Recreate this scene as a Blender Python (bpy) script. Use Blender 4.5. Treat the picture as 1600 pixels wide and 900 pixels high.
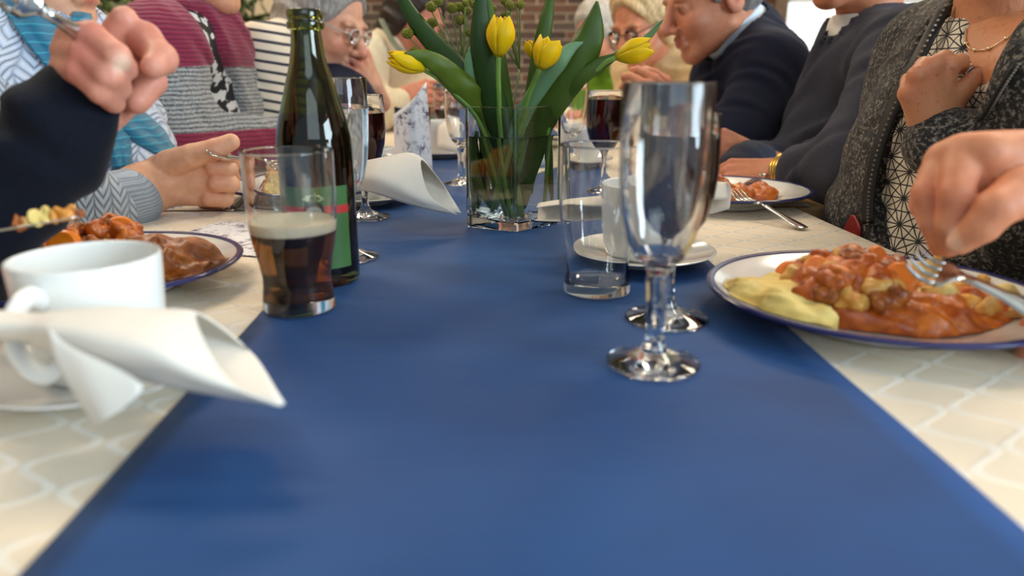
import bpy, math, random
import numpy as np
from mathutils import Vector, Matrix
random.seed(7); np.random.seed(7)
SC = bpy.context.scene
COL = SC.collection
for o in list(bpy.data.objects): bpy.data.objects.remove(o)

# ---------------------------------------------------------------- camera
T = 0.75                                   # height of the table top
FPX = 1156.0; PITCH = math.radians(16.4); YAW = math.radians(2.03)
CAM = np.array([0.0, 0.0, T + 0.187])
cam = bpy.data.objects.new('camera', bpy.data.cameras.new('camera')); COL.objects.link(cam)
cam.location = CAM; cam.rotation_euler = (math.pi/2 - PITCH, 0, -YAW)
cam.data.sensor_width = 36; cam.data.lens = FPX/1600*36; cam.data.clip_start = 0.02
cam.data.dof.use_dof = True; cam.data.dof.focus_distance = 0.86; cam.data.dof.aperture_fstop = 4.2
SC.camera = cam
_f = np.array([math.sin(YAW)*math.cos(PITCH), math.cos(YAW)*math.cos(PITCH), -math.sin(PITCH)])
_r = np.array([math.cos(YAW), -math.sin(YAW), 0.0]); _u = np.cross(_r, _f)
def ray(x, y): return _f + (x-800)/FPX*_r - (y-450)/FPX*_u
def at(x, y, Y):                           # the point at depth Y seen in that direction
    d = ray(x, y); return CAM + d*(Y/d[1])
def tab(x, y, h=0.0):                      # the point on the table (or h above it)
    d = ray(x, y); return CAM + d*((T+h-CAM[2])/d[2])

# ---------------------------------------------------------------- light
SC.view_settings.view_transform = 'Standard'; SC.view_settings.look = 'None'
SC.view_settings.exposure = 0.12; SC.view_settings.gamma = 1.0; SC.view_settings.use_curve_mapping = False
SC.cycles.max_bounces = 20; SC.cycles.transmission_bounces = 20; SC.cycles.transparent_max_bounces = 16
SC.cycles.sample_clamp_indirect = 40.0
W = bpy.data.worlds.new('daylight'); SC.world = W; W.use_nodes = True
W.node_tree.nodes['Background'].inputs[0].default_value = (0.72, 0.87, 1.0, 1)
W.node_tree.nodes['Background'].inputs[1].default_value = 0.5
def area(name, loc, rot, size, power, col):
    l = bpy.data.lights.new(name, 'AREA'); l.shape = 'RECTANGLE'; l.size, l.size_y = size
    l.energy = power; l.color = col
    o = bpy.data.objects.new(name, l); o.location = loc; o.rotation_euler = rot; COL.objects.link(o); return o
# assumed ceiling lamps, unseen and without fixtures, warm
for i, (x, y) in enumerate([(-1.5, 1.5), (1.6, 1.5), (-1.3, 3.2), (1.5, 3.2), (0.2, 4.7)]):
    area('assumed_ceiling_lamp', (x, y, 2.78), (0, 0, 0), (0.9, 0.5), 31, (1.0, 0.83, 0.62))
# daylight lamp on the right for an assumed, unseen window, none built; added cool fill lamp behind the camera
area('assumed_window_or_added_fill', (2.9, -1.0, 1.45), (0, math.radians(88), math.radians(-20)), (1.5, 1.6), 145, (0.68, 0.86, 1.0))
area('assumed_window_or_added_fill', (0.6, -2.4, 2.1), (math.radians(66), 0, math.radians(10)), (2.2, 1.2), 22, (0.70, 0.86, 1.0))

# ---------------------------------------------------------------- helpers
def lin(c):
    c = np.asarray(c, float)/255.0
    return tuple(np.where(c <= .04045, c/12.92, ((c+.055)/1.055)**2.4))
def setp(b, **k):
    for n, v in k.items():
        n = n.replace('_', ' ')
        if n in b.inputs:
            b.inputs[n].default_value = v
class NT:
    """small node-tree writer"""
    def __init__(s, name):
        s.m = bpy.data.materials.new(name); s.m.use_nodes = True; s.t = s.m.node_tree
        s.b = s.t.nodes['Principled BSDF']
    def n(s, typ, ins={}, **attr):
        nd = s.t.nodes.new(typ)
        for k, v in attr.items(): setattr(nd, k, v)
        for k, v in ins.items():
            if isinstance(v, bpy.types.NodeSocket): s.t.links.new(v, nd.inputs[k])
            else: nd.inputs[k].default_value = v
        return nd
    def link(s, a, b): s.t.links.new(a, b)
    def math(s, op, a, b=0.0, c=None):
        ins = {0: a, 1: b}
        if c is not None: ins[2] = c
        return s.n('ShaderNodeMath', ins, operation=op).outputs[0]
    def mix(s, f, a, b):
        nd = s.n('ShaderNodeMix', data_type='RGBA')
        for i, v in ((0, f), (6, a), (7, b)):
            if isinstance(v, bpy.types.NodeSocket): s.t.links.new(v, nd.inputs[i])
            else: nd.inputs[i].default_value = (*v, 1) if hasattr(v, '__len__') and len(v) == 3 else v
        return nd.outputs[2]
    def ramp(s, f, lo, hi): 
        return s.n('ShaderNodeMapRange', {0: f, 1: lo, 2: hi, 3: 0.0, 4: 1.0}, clamp=True).outputs[0]
    def obj(s): 
        if not hasattr(s, '_o'): s._o = s.n('ShaderNodeTexCoord').outputs['Object']
        return s._o
    def xyz(s):
        if not hasattr(s, '_x'): s._x = s.n('ShaderNodeSeparateXYZ', {0: s.obj()})
        return s._x.outputs
    def noise(s, scale, detail=3.0, rough=.5, vec=None):
        return s.n('ShaderNodeTexNoise', {'Vector': vec if vec is not None else s.obj(), 'Scale': scale, 'Detail': detail, 'Roughness': rough}).outputs[0]
    def bump(s, h, strength=.3, dist=.001):
        nd = s.n('ShaderNodeBump', {'Height': h, 'Strength': strength, 'Distance': dist})
        s.link(nd.outputs[0], s.b.inputs['Normal']); return nd
    def color(s, v):
        if isinstance(v, bpy.types.NodeSocket): s.link(v, s.b.inputs['Base Color'])
        else: s.b.inputs['Base Color'].default_value = (*v, 1)
_mats = {}
def M(name, col, rough=.5, metal=0.0, noise=(40, .12), bump=None, **pr):
    """plain material: colour broken by noise, optional fine relief"""
    if name in _mats: return _mats[name]
    t = NT(name); c = np.array(lin(col))
    if noise: t.color(t.mix(t.ramp(t.noise(noise[0]), .3, .7), tuple(c*(1-noise[1])), tuple(np.minimum(c*(1+noise[1]), 1))))
    else: t.color(tuple(c))
    setp(t.b, Roughness=rough, Metallic=metal, **pr)
    if bump: t.bump(t.noise(bump[0], 4), bump[1], bump[2])
    _mats[name] = t.m; return t.m
def glass(name, col=(1, 1, 1), ior=1.5, rough=0.0):
    if name in _mats: return _mats[name]
    t = NT(name); t.color(t.mix(t.ramp(t.noise(30), .3, .7), col, tuple(np.array(col)*.99)))
    setp(t.b, Roughness=rough, IOR=ior, Transmission_Weight=1.0); _mats[name] = t.m; return t.m

def mesh_obj(name, verts, faces, mat=None, parent=None, smooth=True, local=False):
    """verts in world space (local=True: in the parent's space)"""
    me = bpy.data.meshes.new(name)
    v = np.asarray(verts, float)
    if parent is not None and not local:
        o0 = np.array(parent.location); p = parent.parent
        while p is not None: o0 = o0 + np.array(p.location); p = p.parent
        v = v - o0
    me.from_pydata(v.tolist(), [], faces if isinstance(faces, list) else faces.tolist()); me.update()
    if smooth: me.polygons.foreach_set('use_smooth', [True]*len(me.polygons))
    o = bpy.data.objects.new(name, me); COL.objects.link(o)
    if mat: me.materials.append(mat)
    if parent is not None: o.parent = parent
    return o
def tag(o, label=None, cat=None, group=None, kind=None):
    if label: o['label'] = label
    if cat: o['category'] = cat
    if group: o['group'] = group
    if kind: o['kind'] = kind
    return o
def thing(name, label, cat, loc=(0, 0, 0), rz=0, group=None):
    o = bpy.data.objects.new(name, None); COL.objects.link(o); o.empty_display_size = .03
    o.location = loc; o.rotation_euler = (0, 0, rz); return tag(o, label, cat, group)
def copy_tree(o, parent=None):
    c = o.copy(); COL.objects.link(c); c.parent = parent
    for ch in list(o.children): copy_tree(ch, c)
    return c
def join(parts):
    V, F, n = [], [], 0
    for v, f in parts:
        v = np.asarray(v, float); V.append(v); F += [tuple(i+n for i in q) for q in f]; n += len(v)
    return np.concatenate(V), F
def box(lo, hi):
    (a, b, c), (d, e, f) = lo, hi
    v = [(a,b,c),(d,b,c),(d,e,c),(a,e,c),(a,b,f),(d,b,f),(d,e,f),(a,e,f)]
    return v, [(0,3,2,1),(4,5,6,7),(0,1,5,4),(1,2,6,5),(2,3,7,6),(3,0,4,7)]
def lathe(prof, n=48):
    """prof: (r, z) pairs along the outline; ends at r=0 are closed by a fan"""
    V, F = [], []; rows = []; q = [tuple(map(float, p)) for p in prof]; prof = [q[0]]
    for i in range(1, len(q)):                      # hold sharp corners with a support loop on both sides
        a, b = np.array(q[i-1]), np.array(q[i]); L = np.linalg.norm(b-a)
        def sharp(j):
            if j <= 0 or j >= len(q)-1: return False
            u, v = unit(np.array(q[j])-q[j-1]), unit(np.array(q[j+1])-q[j]); return u@v < .9
        e = min(.0006*(1 if L < .5 else 200), L*.3)
        if L > e*3.2 and sharp(i-1): prof.append(tuple(a+(b-a)*e/L))
        if L > e*3.2 and sharp(i): prof.append(tuple(b-(b-a)*e/L))
        prof.append(q[i])
    for r, z in prof:
        if r < 1e-6: rows.append([len(V)]); V.append((0, 0, z))
        else:
            rows.append(list(range(len(V), len(V)+n)))
            V += [(r*math.cos(2*math.pi*k/n), r*math.sin(2*math.pi*k/n), z) for k in range(n)]
    for a, b in zip(rows, rows[1:]):
        for k in range(n):
            k2 = (k+1) % n
            if len(a) == 1 and len(b) == 1: continue
            if len(a) == 1: F.append((a[0], b[k2], b[k]))
            elif len(b) == 1: F.append((a[k], a[k2], b[0]))
            else: F.append((a[k], a[k2], b[k2], b[k]))
    return V, F
def spline(pts, m=6):
    """Catmull-Rom through pts"""
    P = np.asarray(pts, float); n = len(P)
    if n == 2: return np.array([P[0]+(P[1]-P[0])*t for t in np.linspace(0, 1, m+1)])
    Q = np.vstack([2*P[0]-P[1], P, 2*P[-1]-P[-2]]); out = []
    for i in range(n-1):
        p0, p1, p2, p3 = Q[i:i+4]
        for t in np.linspace(0, 1, m, endpoint=False):
            out.append(.5*((2*p1)+(-p0+p2)*t+(2*p0-5*p1+4*p2-p3)*t*t+(-p0+3*p1-3*p2+p3)*t**3))
    out.append(P[-1]); return np.array(out)
def unit(v): v = np.asarray(v, float); return v/(np.linalg.norm(v)+1e-12)
def tube(pts, r, n=8, m=5, flat=1.0, ref=(0, 0, 1)):
    """round bar along a smooth line; r number or list (per control point)"""
    P = spline(pts, m); k = len(P)
    rr = np.interp(np.linspace(0, 1, k), np.linspace(0, 1, len(np.atleast_1d(r))), np.atleast_1d(r)) if np.ndim(r) else np.full(k, r)
    V, F = [], []; N = None
    for i in range(k):
        t = unit(P[min(i+1, k-1)]-P[max(i-1, 0)])
        N = unit(np.cross(t, ref) if N is None else N-t*np.dot(N, t))
        if np.linalg.norm(N) < .5: N = unit(np.cross(t, (1, 0, 0)))
        B = np.cross(t, N)
        for a in range(n):
            V.append(P[i]+rr[i]*(N*math.cos(2*math.pi*a/n)+B*math.sin(2*math.pi*a/n)*flat))
    for i in range(k-1):
        for a in range(n): F.append((i*n+a, i*n+(a+1) % n, (i+1)*n+(a+1) % n, (i+1)*n+a))
    F.append(tuple(range(n))[::-1]); F.append(tuple(range((k-1)*n, k*n)))
    return V, F
def grid_surf(G, m=5):
    """smooth sheet through a grid of control points G[i][j]"""
    G = np.asarray(G, float); R = np.array([spline(row, m) for row in G])
    R = np.array([spline(R[:, j], m) for j in range(R.shape[1])]).transpose(1, 0, 2)
    a, b = R.shape[:2]
    F = [(i*b+j, i*b+j+1, (i+1)*b+j+1, (i+1)*b+j) for i in range(a-1) for j in range(b-1)]
    return R.reshape(-1, 3), F
def solid(o, th, off=0.0):
    md = o.modifiers.new('thickness', 'SOLIDIFY'); md.thickness = th; md.offset = off; return o
def bevel(o, w, seg=2):
    md = o.modifiers.new('edges', 'BEVEL'); md.width = w; md.segments = seg; md.limit_method = 'ANGLE'; return o

# ---- organic shapes: smooth union of rounded pieces on a grid, skinned by surface nets
def nets(Vv, lo, h):
    S = Vv < 0; nx, ny, nz = Vv.shape
    cor = [(i, j, k) for i in (0, 1) for j in (0, 1) for k in (0, 1)]
    cnt = np.zeros((nx-1, ny-1, nz-1), np.int8)
    for i, j, k in cor: cnt += S[i:nx-1+i, j:ny-1+j, k:nz-1+k]
    act = (cnt > 0) & (cnt < 8); ijk = np.argwhere(act)
    idx = -np.ones(act.shape, np.int64); idx[act] = np.arange(len(ijk))
    pos = np.zeros((len(ijk), 3)); num = np.zeros(len(ijk))
    for a in cor:
        for ax in range(3):
            if a[ax]: continue
            b = list(a); b[ax] = 1
            va = Vv[ijk[:, 0]+a[0], ijk[:, 1]+a[1], ijk[:, 2]+a[2]]; vb = Vv[ijk[:, 0]+b[0], ijk[:, 1]+b[1], ijk[:, 2]+b[2]]
            m = (va < 0) != (vb < 0); t = np.where(m, va/np.where(m, va-vb, 1), 0)
            p = np.tile(np.array(a, float), (len(ijk), 1)); p[:, ax] += t
            pos += p*m[:, None]; num += m
    V = lo + h*(ijk + pos/num[:, None]); F = []
    for ax in range(3):
        u, w = (ax+1) % 3, (ax+2) % 3
        A = S.take(range(0, S.shape[ax]-1), ax); B = S.take(range(1, S.shape[ax]), ax)
        e = np.argwhere(A != B); e = e[(e[:, u] > 0) & (e[:, w] > 0) & (e[:, u] < S.shape[u]-1) & (e[:, w] < S.shape[w]-1)]
        q = []
        for du, dw in ((1, 1), (0, 1), (0, 0), (1, 0)):
            c = e.copy(); c[:, u] -= du; c[:, w] -= dw; q.append(idx[c[:, 0], c[:, 1], c[:, 2]])
        q = np.stack(q, 1); fl = S[e[:, 0], e[:, 1], e[:, 2]]
        q[~fl] = q[~fl][:, ::-1]; F.append(q)
    return V, np.concatenate(F)
def cone(a, b, ra, rb=None, k=.012): return ('c', np.array(a, float), np.array(b, float), ra, ra if rb is None else rb, k)
def ell(c, r, R=None, k=.012): return ('e', np.array(c, float), np.array(r, float), None if R is None else np.array(R, float), k)
def cut(p): return ('-',)+p
def chain(pts, rad, k=.012): return [cone(pts[i], pts[i+1], rad[i], rad[i+1], k) for i in range(len(pts)-1)]
def sdf_eval(p, P):
    if p[0] == 'c':
        _, a, b, ra, rb, k = p; ab = b-a
        t = np.clip(((P-a)@ab)/max(ab@ab, 1e-12), 0, 1)
        return np.linalg.norm(P-a-t[..., None]*ab, axis=-1)-(ra+(rb-ra)*t)
    _, c, r, R, k = p; q = P-c
    if R is not None: q = q@R                      # columns of R = the ellipsoid's axes
    k0 = np.linalg.norm(q/r, axis=-1); k1 = np.linalg.norm(q/(r*r), axis=-1)+1e-9
    return k0*(k0-1)/k1
def prim_box(p, pad):
    if p[0] == 'c': return np.minimum(p[1]-p[3], p[2]-p[4])-pad, np.maximum(p[1]+p[3], p[2]+p[4])+pad
    m = p[2] if p[3] is None else np.sqrt((p[3]**2)@(p[2]**2))
    return p[1]-m-pad, p[1]+m+pad
def organic(prims, h, warp=None, clip=None):
    """prims in order; returns verts, faces"""
    pos = [p for p in prims if p[0] != '-']
    bs = [prim_box(p, .02) for p in pos]
    lo = np.min([b[0] for b in bs], 0)-2*h; hi = np.max([b[1] for b in bs], 0)+2*h
    if clip is not None: lo = np.maximum(lo, clip[0]); hi = np.minimum(hi, clip[1])
    n = np.ceil((hi-lo)/h).astype(int)+1
    Vv = np.full(n, .05, np.float32); ax = [lo[i]+h*np.arange(n[i]) for i in range(3)]
    for p in prims:
        neg = p[0] == '-'; q = p[1:] if neg else p; k = q[-1]
        a, b = prim_box(q, k+3*h)
        i0 = np.clip(np.floor((a-lo)/h).astype(int), 0, n); i1 = np.clip(np.ceil((b-lo)/h).astype(int)+1, 0, n)
        if np.any(i1 <= i0): continue
        sl = tuple(slice(i0[i], i1[i]) for i in range(3))
        P = np.stack(np.meshgrid(*[ax[i][sl[i]] for i in range(3)], indexing='ij'), -1)
        if warp is not None: P = P+warp(P)
        d = sdf_eval(q, P); cur = Vv[sl]
        if neg: hh = np.maximum(k-np.abs(cur+d), 0)/k; Vv[sl] = np.maximum(cur, -d)+hh*hh*k*.25
        else: hh = np.maximum(k-np.abs(cur-d), 0)/k; Vv[sl] = np.minimum(cur, d)-hh*hh*k*.25
    if clip is not None:                            # close what the box cuts
        for a in range(3):
            s = [slice(None)]*3; s[a] = 0; Vv[tuple(s)] = np.maximum(Vv[tuple(s)], h*.5); s[a] = -1; Vv[tuple(s)] = np.maximum(Vv[tuple(s)], h*.5)
    return nets(Vv, lo, h)
def fval(prims, P):
    cur = np.full(P.shape[:-1], .05)
    for p in prims:
        neg = p[0] == '-'; q = p[1:] if neg else p; k = q[-1]; d = sdf_eval(q, P)
        if neg: hh = np.maximum(k-np.abs(cur+d), 0)/k; cur = np.maximum(cur, -d)+hh*hh*k*.25
        else: hh = np.maximum(k-np.abs(cur-d), 0)/k; cur = np.minimum(cur, d)-hh*hh*k*.25
    return cur
def hit(prims, x, y, lift=0.0, lo=.3, hi=3.5):
    """where the line of sight through (x, y) meets a rounded shape, moved lift towards the viewer"""
    Y = np.linspace(lo, hi, 1600); d = ray(x, y); P = CAM+d[None]*(Y/d[1])[:, None]; v = fval(prims, P); i = np.argmax(v < 0)
    if v[i] >= 0: i = np.argmin(v)
    return P[i]-unit(d)*lift
def paint(o, world_verts, base, spots):
    """vertex colours: base colour with soft round tints (centre, radius, colour, weight)"""
    P = np.asarray(world_verts); C = np.tile(np.array(lin(base)), (len(P), 1))
    for c, r, col, w in spots:
        d = np.linalg.norm(P-np.asarray(c), axis=1)/r; a = (w*np.clip(1.6-1.6*d, 0, 1))[:, None]
        C = C*(1-a)+np.array(lin(col))*a
    at_ = o.data.color_attributes.new('tint', 'FLOAT_COLOR', 'POINT')
    at_.data.foreach_set('color', np.hstack([C, np.ones((len(C), 1))]).ravel())
# ================================================================ the room
paintwall = M('cream_wall_paint', (226, 205, 168), .7, noise=(3, .05), bump=(60, .1, .001))
whitewall = M('white_wall_paint', (225, 222, 214), .7, noise=(3, .04))
floor_m = NT('brown_floor_tiles'); _b = floor_m.n('ShaderNodeTexBrick', {'Vector': floor_m.obj(), 'Scale': 3.3, 'Color1': (*lin((120, 92, 70)), 1), 'Color2': (*lin((105, 80, 62)), 1), 'Mortar': (*lin((80, 66, 55)), 1), 'Mortar Size': .01})
floor_m.link(_b.outputs[0], floor_m.b.inputs['Base Color']); setp(floor_m.b, Roughness=.45)
X0, X1, Y0, Y1, ZC = -4.2, 4.0, -3.5, 5.7, 2.85
def struct(name, lo, hi, mat, parent=None):
    o = mesh_obj(name, *box(lo, hi), mat, parent, smooth=False)
    if parent is None: tag(o, kind='structure')
    return o
struct('floor', (X0, Y0, -.1), (X1, Y1, 0), floor_m.m)
struct('ceiling', (X0, Y0, ZC), (X1, Y1, ZC+.1), whitewall)
struct('wall_left', (X0-.1, Y0, 0), (X0, Y1, ZC), paintwall)
struct('wall_right', (X1, -.2, 0), (X1+.1, Y1, ZC), whitewall)
# back wall: mortar bed with single bricks laid in half bond
mortar = M('tan_mortar', (178, 154, 126), .9, noise=(80, .1), bump=(200, .4, .002))
wb = struct('wall_back', (-1.25, Y1, 0), (2.13, Y1+.2, ZC), mortar)
bmats = [M('brick_'+n, c, .85, noise=(25, .18), bump=(120, .5, .003)) for n, c in
         (('dark_brown', (60, 44, 36)), ('umber', (76, 56, 46)), ('red_brown', (90, 60, 46)), ('grey_brown', (74, 62, 54)))]
BL, BH, CH = .205, .046, .0605
bme = []
for m_ in bmats:
    v, f = box((0, -.012, 0), (BL, .03, BH)); me = bpy.data.meshes.new('brick'); me.from_pydata(v, [], f); me.materials.append(m_); bme.append(me)
rest = []
r0 = 13
for row in range(46):
    z = .012+row*CH
    for c in range(17):
        x = -1.24+c*(BL+.012)-(.1085 if row % 2 else 0)
        if x < -1.25: x = -1.25
        if x+BL > 2.13: continue
        if 10 <= row < 27 and len([1]) and x > -1.2:
            b = bpy.data.objects.new('brick', random.choice(bme)); COL.objects.link(b)
            b.location = (x+random.uniform(-.002, .002), Y1+random.uniform(-.002, .003), z); b.parent = wb
        else: rest.append(box((x, Y1-.012, z), (x+BL, Y1+.03, z+BH)))
tag(mesh_obj('brick_courses', *join(rest), bmats[1], wb, smooth=False), kind='stuff')
# painted bay on the left of the bricks, with a door frame
struct('wall_back_left', (X0, Y1-.06, 0), (-1.25, Y1+.2, ZC), paintwall)
tan = M('varnished_door_frame', (176, 126, 84), .45, noise=(12, .15))
struct('trim_1', (-1.86, Y1-.10, 0), (-1.76, Y1-.06, 2.1), tan)
# brown post and bright window bay on the right
wood = M('brown_wood_post', (118, 92, 66), .5, noise=(14, .2))
struct('trim_2', (2.11, Y1-.06, 0), (2.20, Y1+.1, ZC), wood)
struct('wall_back_right', (2.20, Y1, 0), (X1, Y1+.2, .68), whitewall)
pm = NT('daylit_white_pane'); pm.color((.85, .88, .87)); setp(pm.b, Roughness=.4, Emission_Strength=.95); pm.b.inputs['Emission Color'].default_value = (.93, 1, .985, 1)
wn = thing('window_1', None, None, (2.20, Y1, .68)); tag(wn, kind='structure')
for i in range(3):
    for j in range(3):
        mesh_obj('pane', *box((2.24+i*.585, Y1+.03, .72+j*.72), (2.24+i*.585+.555, Y1+.04, .72+j*.72+.695)), pm.m, wn, smooth=False)
mesh_obj('window_frame', *join([box((2.20, Y1, .68), (X1, Y1+.06, .72))]+[box((2.24+i*.585-.03, Y1, .72), (2.24+i*.585, Y1+.06, ZC)) for i in range(1, 4)]
         + [box((2.24, Y1+.005, .72+j*.72-.025), (X1, Y1+.055, .72+j*.72)) for j in (1, 2)]), M('white_window_frame', (240, 240, 236), .4), wn, smooth=False)

# ---- potted plants by the wall
leafdark = M('dark_houseplant_leaf', (58, 74, 30), .45, noise=(20, .3))
def potted(x, y, zc, label):
    t = thing('potted_plant', label, 'plant', (x, y, 0), group='houseplants by the wall')
    v, f = lathe([(0, 0), (.13, 0), (.17, .3), (.18, .32), (.165, .32), (.15, .27), (0, .27)], 24); v = np.array(v)+(x, y, 0)
    mesh_obj('pot', v, f, M('terracotta_pot', (150, 95, 70), .7), t)
    st = []
    for k in range(7):
        a = random.uniform(0, 6.28); r = random.uniform(.05, .3); st.append(tube([(x, y, .25), (x+.3*r*math.cos(a), y+.3*r*math.sin(a), zc*.5), (x+r*math.cos(a), y+r*math.sin(a), zc+random.uniform(0, .35))], .008, 6))
    mesh_obj('stem', *join(st), leafdark, t)
    lv = []
    for k in range(240):
        c = np.array([x, y, zc])+np.random.normal(0, 1, 3)*(.16, .16, .30); d = unit(np.random.normal(0, 1, 3)+(0, 0, .3)); s = unit(np.cross(d, np.random.normal(0, 1, 3))); L = random.uniform(.08, .16)
        n_ = np.cross(d, s)
        lv.append(([c-d*L/2, c+s*L*.2+n_*.01, c+d*L/2, c-s*L*.2+n_*.01], [(0, 1, 2, 3)]))
    solid(tag(mesh_obj('foliage', *join(lv), leafdark, t), kind='stuff'), .0015)
potted(-1.83, 3.6, 1.25, 'dark green leafy houseplant behind the woman with the teal scarf')
potted(-1.48, 4.4, 1.15, 'dark green houseplant behind the striped jumper by the door frame')

# ================================================================ tables, cloth, runner
TX0, TX1 = -.50, .437
wood_t = M('beech_table_edge', (190, 150, 100), .5, noise=(10, .15))
def table(y0, y1, x0, x1, label):
    t = thing('dining_table', label, 'table', ((x0+x1)/2, (y0+y1)/2, 0), group='tables set end to end')
    bevel(mesh_obj('tabletop', *box((x0, y0, T-.03), (x1, y1, T-.002)), wood_t, t, smooth=False), .004)
    for x in (x0+.05, x1-.05):
        for y in (y0+.08, y1-.08): mesh_obj('leg', *box((x-.02, y-.02, 0), (x+.02, y+.02, T-.03)), M('grey_table_leg', (90, 90, 92), .4), t, smooth=False)
table(-.3, 1.02, TX0+.01, TX1-.01, 'near dining table carrying the beer bottle and tulip vase')
table(1.04, 3.6, TX0-.02, TX1+.06, 'far dining table beyond the tulip vase, wooden edge showing by the plate')
# damask cloth: ogee net woven shinier than the ground
cm = NT('damask_tablecloth'); X = cm.xyz()
u = cm.math('MULTIPLY', X[0], 1/.031); v_ = cm.math('MULTIPLY', X[1], 1/.046)
sv = cm.math('SINE', cm.math('MULTIPLY', v_, 2*math.pi))
def ogee(off, sgn):
    a = cm.math('ADD', cm.math('ADD', cm.math('MULTIPLY', u, .5), off), cm.math('MULTIPLY', sv, .19*sgn))
    return cm.math('ABSOLUTE', cm.math('SUBTRACT', cm.math('FRACT', a), .5))
line = cm.math('SUBTRACT', 1.0, cm.ramp(cm.math('MINIMUM', ogee(0, 1), ogee(.5, -1)), .035, .065))
weave = cm.noise(900, 2)
cm.color(cm.mix(line, cm.mix(cm.noise(25), lin((222, 205, 178)), lin((232, 216, 191))), lin((243, 235, 220))))
cm.link(cm.n('ShaderNodeMapRange', {0: line, 3: .55, 4: .18}).outputs[0], cm.b.inputs['Roughness'])
setp(cm.b, Sheen_Weight=.15, Specular_IOR_Level=.55)
cm.bump(cm.math('ADD', cm.math('MULTIPLY', weave, .25), line), .35, .0008)
def cloth(name, x0, x1, y0, y1, drop, mat, label, cat, z=T, wav=.0003, nx=40, ny=110, fold=True):
    xs = np.linspace(x0, x1, nx); ys = np.linspace(y0, y1, ny)
    prof = [(x, 0) for x in xs]
    if drop: prof = [(x0-.012-.004*i, -drop*(5-i)/5) for i in range(5)][::1] + [(x0-.004, -.002)] + prof + [(x1+.004, -.002)] + [(x1+.012+.004*(4-i), -drop*(i+1)/5) for i in range(5)]
    V = []
    for y in ys:
        for x, dz in prof:
            w = 0 if dz == 0 else (-dz)*.10*math.sin(y*17+x*3)
            V.append((x+w*(1 if x > 0 else -1), y, z+dz+wav*(math.sin(x*23+y*7)+math.sin(y*31-x*11))*.5))
    b = len(prof); F = [(i*b+j, i*b+j+1, (i+1)*b+j+1, (i+1)*b+j) for i in range(ny-1) for j in range(b-1)]
    o = mesh_obj(name, V, F, mat); tag(o, label, cat); return o
cloth('tablecloth', TX0, TX1, -.3, 1.025, .22, cm.m, 'white damask tablecloth on the near table under the blue runner', 'tablecloth')
cloth('tablecloth', TX0-.015, TX1+.03, 1.035, 3.6, 0, cm.m, 'white damask tablecloth on the far table beyond the vase', 'tablecloth')
rm = NT('navy_runner_cloth'); X = rm.xyz()
n1 = rm.noise(6, 3); wv = rm.n('ShaderNodeTexWave', {'Vector': rm.obj(), 'Scale': 420.0, 'Distortion': .5}).outputs[1]
rm.color(rm.mix(rm.ramp(n1, .35, .7), lin((14, 58, 110)), lin((20, 70, 126))))
cr = rm.n('ShaderNodeTexNoise', {'Vector': rm.n('ShaderNodeMapping', {0: rm.obj(), 3: (1.2, 9, 1)}).outputs[0], 'Scale': 2.2, 'Detail': 3}).outputs[0]
setp(rm.b, Roughness=.6, Sheen_Weight=.05, Sheen_Roughness=.4, Specular_IOR_Level=.25)
rm.bump(rm.math('ADD', rm.math('MULTIPLY', wv, .012), rm.math('MULTIPLY', cr, 1.0)), .5, .006)
ro = cloth('table_runner', -.181, .226, -.3, 3.6, 0, rm.m, 'long navy blue cloth runner down the middle of the table', 'table runner', z=T+.0012, wav=.0006, nx=24, ny=200)
solid(ro, .0008, -1)
# ================================================================ glassware
clear = glass('clear_glass', (.985, .99, .985), 1.48)
wine_m = NT('dark_red_wine'); wine_m.color(wine_m.mix(wine_m.noise(20), (.030, .001, .002), (.040, .0015, .003))); setp(wine_m.b, Roughness=.0, IOR=1.34, Transmission_Weight=1.0)
def glass_thing(name, label, px, py, prof_glass, liquids=(), rz=0.0, group=None, cat='glass', z=T+.0018, n=56):
    p = tab(px, py); t = thing(name, label, cat, (p[0], p[1], z), rz, group)
    mesh_obj('glass_body', *lathe(prof_glass, n), clear, t, local=True)
    for nm, pr, m_ in liquids: mesh_obj(nm, *lathe(pr, n), m_, t, local=True)
    return t
def walls(out, inn): return out+inn[::-1]
# tall goblet, 178 mm
gob_out = [(0, .0), (.0295, .0), (.0305, .0012), (.030, .0024), (.018, .0055), (.009, .010), (.0062, .016), (.0058, .028), (.0066, .045), (.0076, .056), (.0068, .061), (.0085, .066), (.0150, .072), (.0205, .082), (.0246, .100), (.0268, .120), (.0277, .145), (.0274, .1775), (.0270, .1785)]
gob_in = [(0, .0715), (.0085, .0725), (.0145, .0765), (.0192, .085), (.0232, .101), (.0254, .121), (.0264, .145), (.0262, .1775), (.0266, .1785)]
# short wine glass, 156 mm
win_out = [(0, .0), (.0310, .0), (.0320, .0012), (.0314, .0024), (.018, .005), (.008, .010), (.0050, .017), (.0044, .035), (.0048, .053), (.0080, .062), (.0170, .068), (.0245, .079), (.0290, .096), (.0310, .115), (.0305, .135), (.0295, .1555), (.0291, .156)]
win_in = [(0, .0660), (.0080, .0675), (.0160, .0715), (.0232, .081), (.0277, .097), (.0298, .115), (.0294, .135), (.0286, .1555), (.0288, .156)]
def fill(inn, z, grow=.0002):
    """liquid body filling an inner profile up to height z"""
    pr = [(max(r+grow, 0) if r > 0 else 0, zz-(grow if r == 0 else 0)) for r, zz in inn if zz < z]
    (ra, za), (rb, zb) = [q for q in inn if q[1] < z][-1], [q for q in inn if q[1] >= z][0]
    r = ra+(rb-ra)*(z-za)/(zb-za)
    return pr+[(r+grow, z), (0, z)]
pub_out = [(0, 0), (.0270, 0), (.0288, .0015), (.0286, .008), (.0268, .020), (.0266, .028), (.0284, .040), (.0318, .056), (.0338, .070), (.0346, .090), (.0348, .1262), (.0344, .127)]
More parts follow.
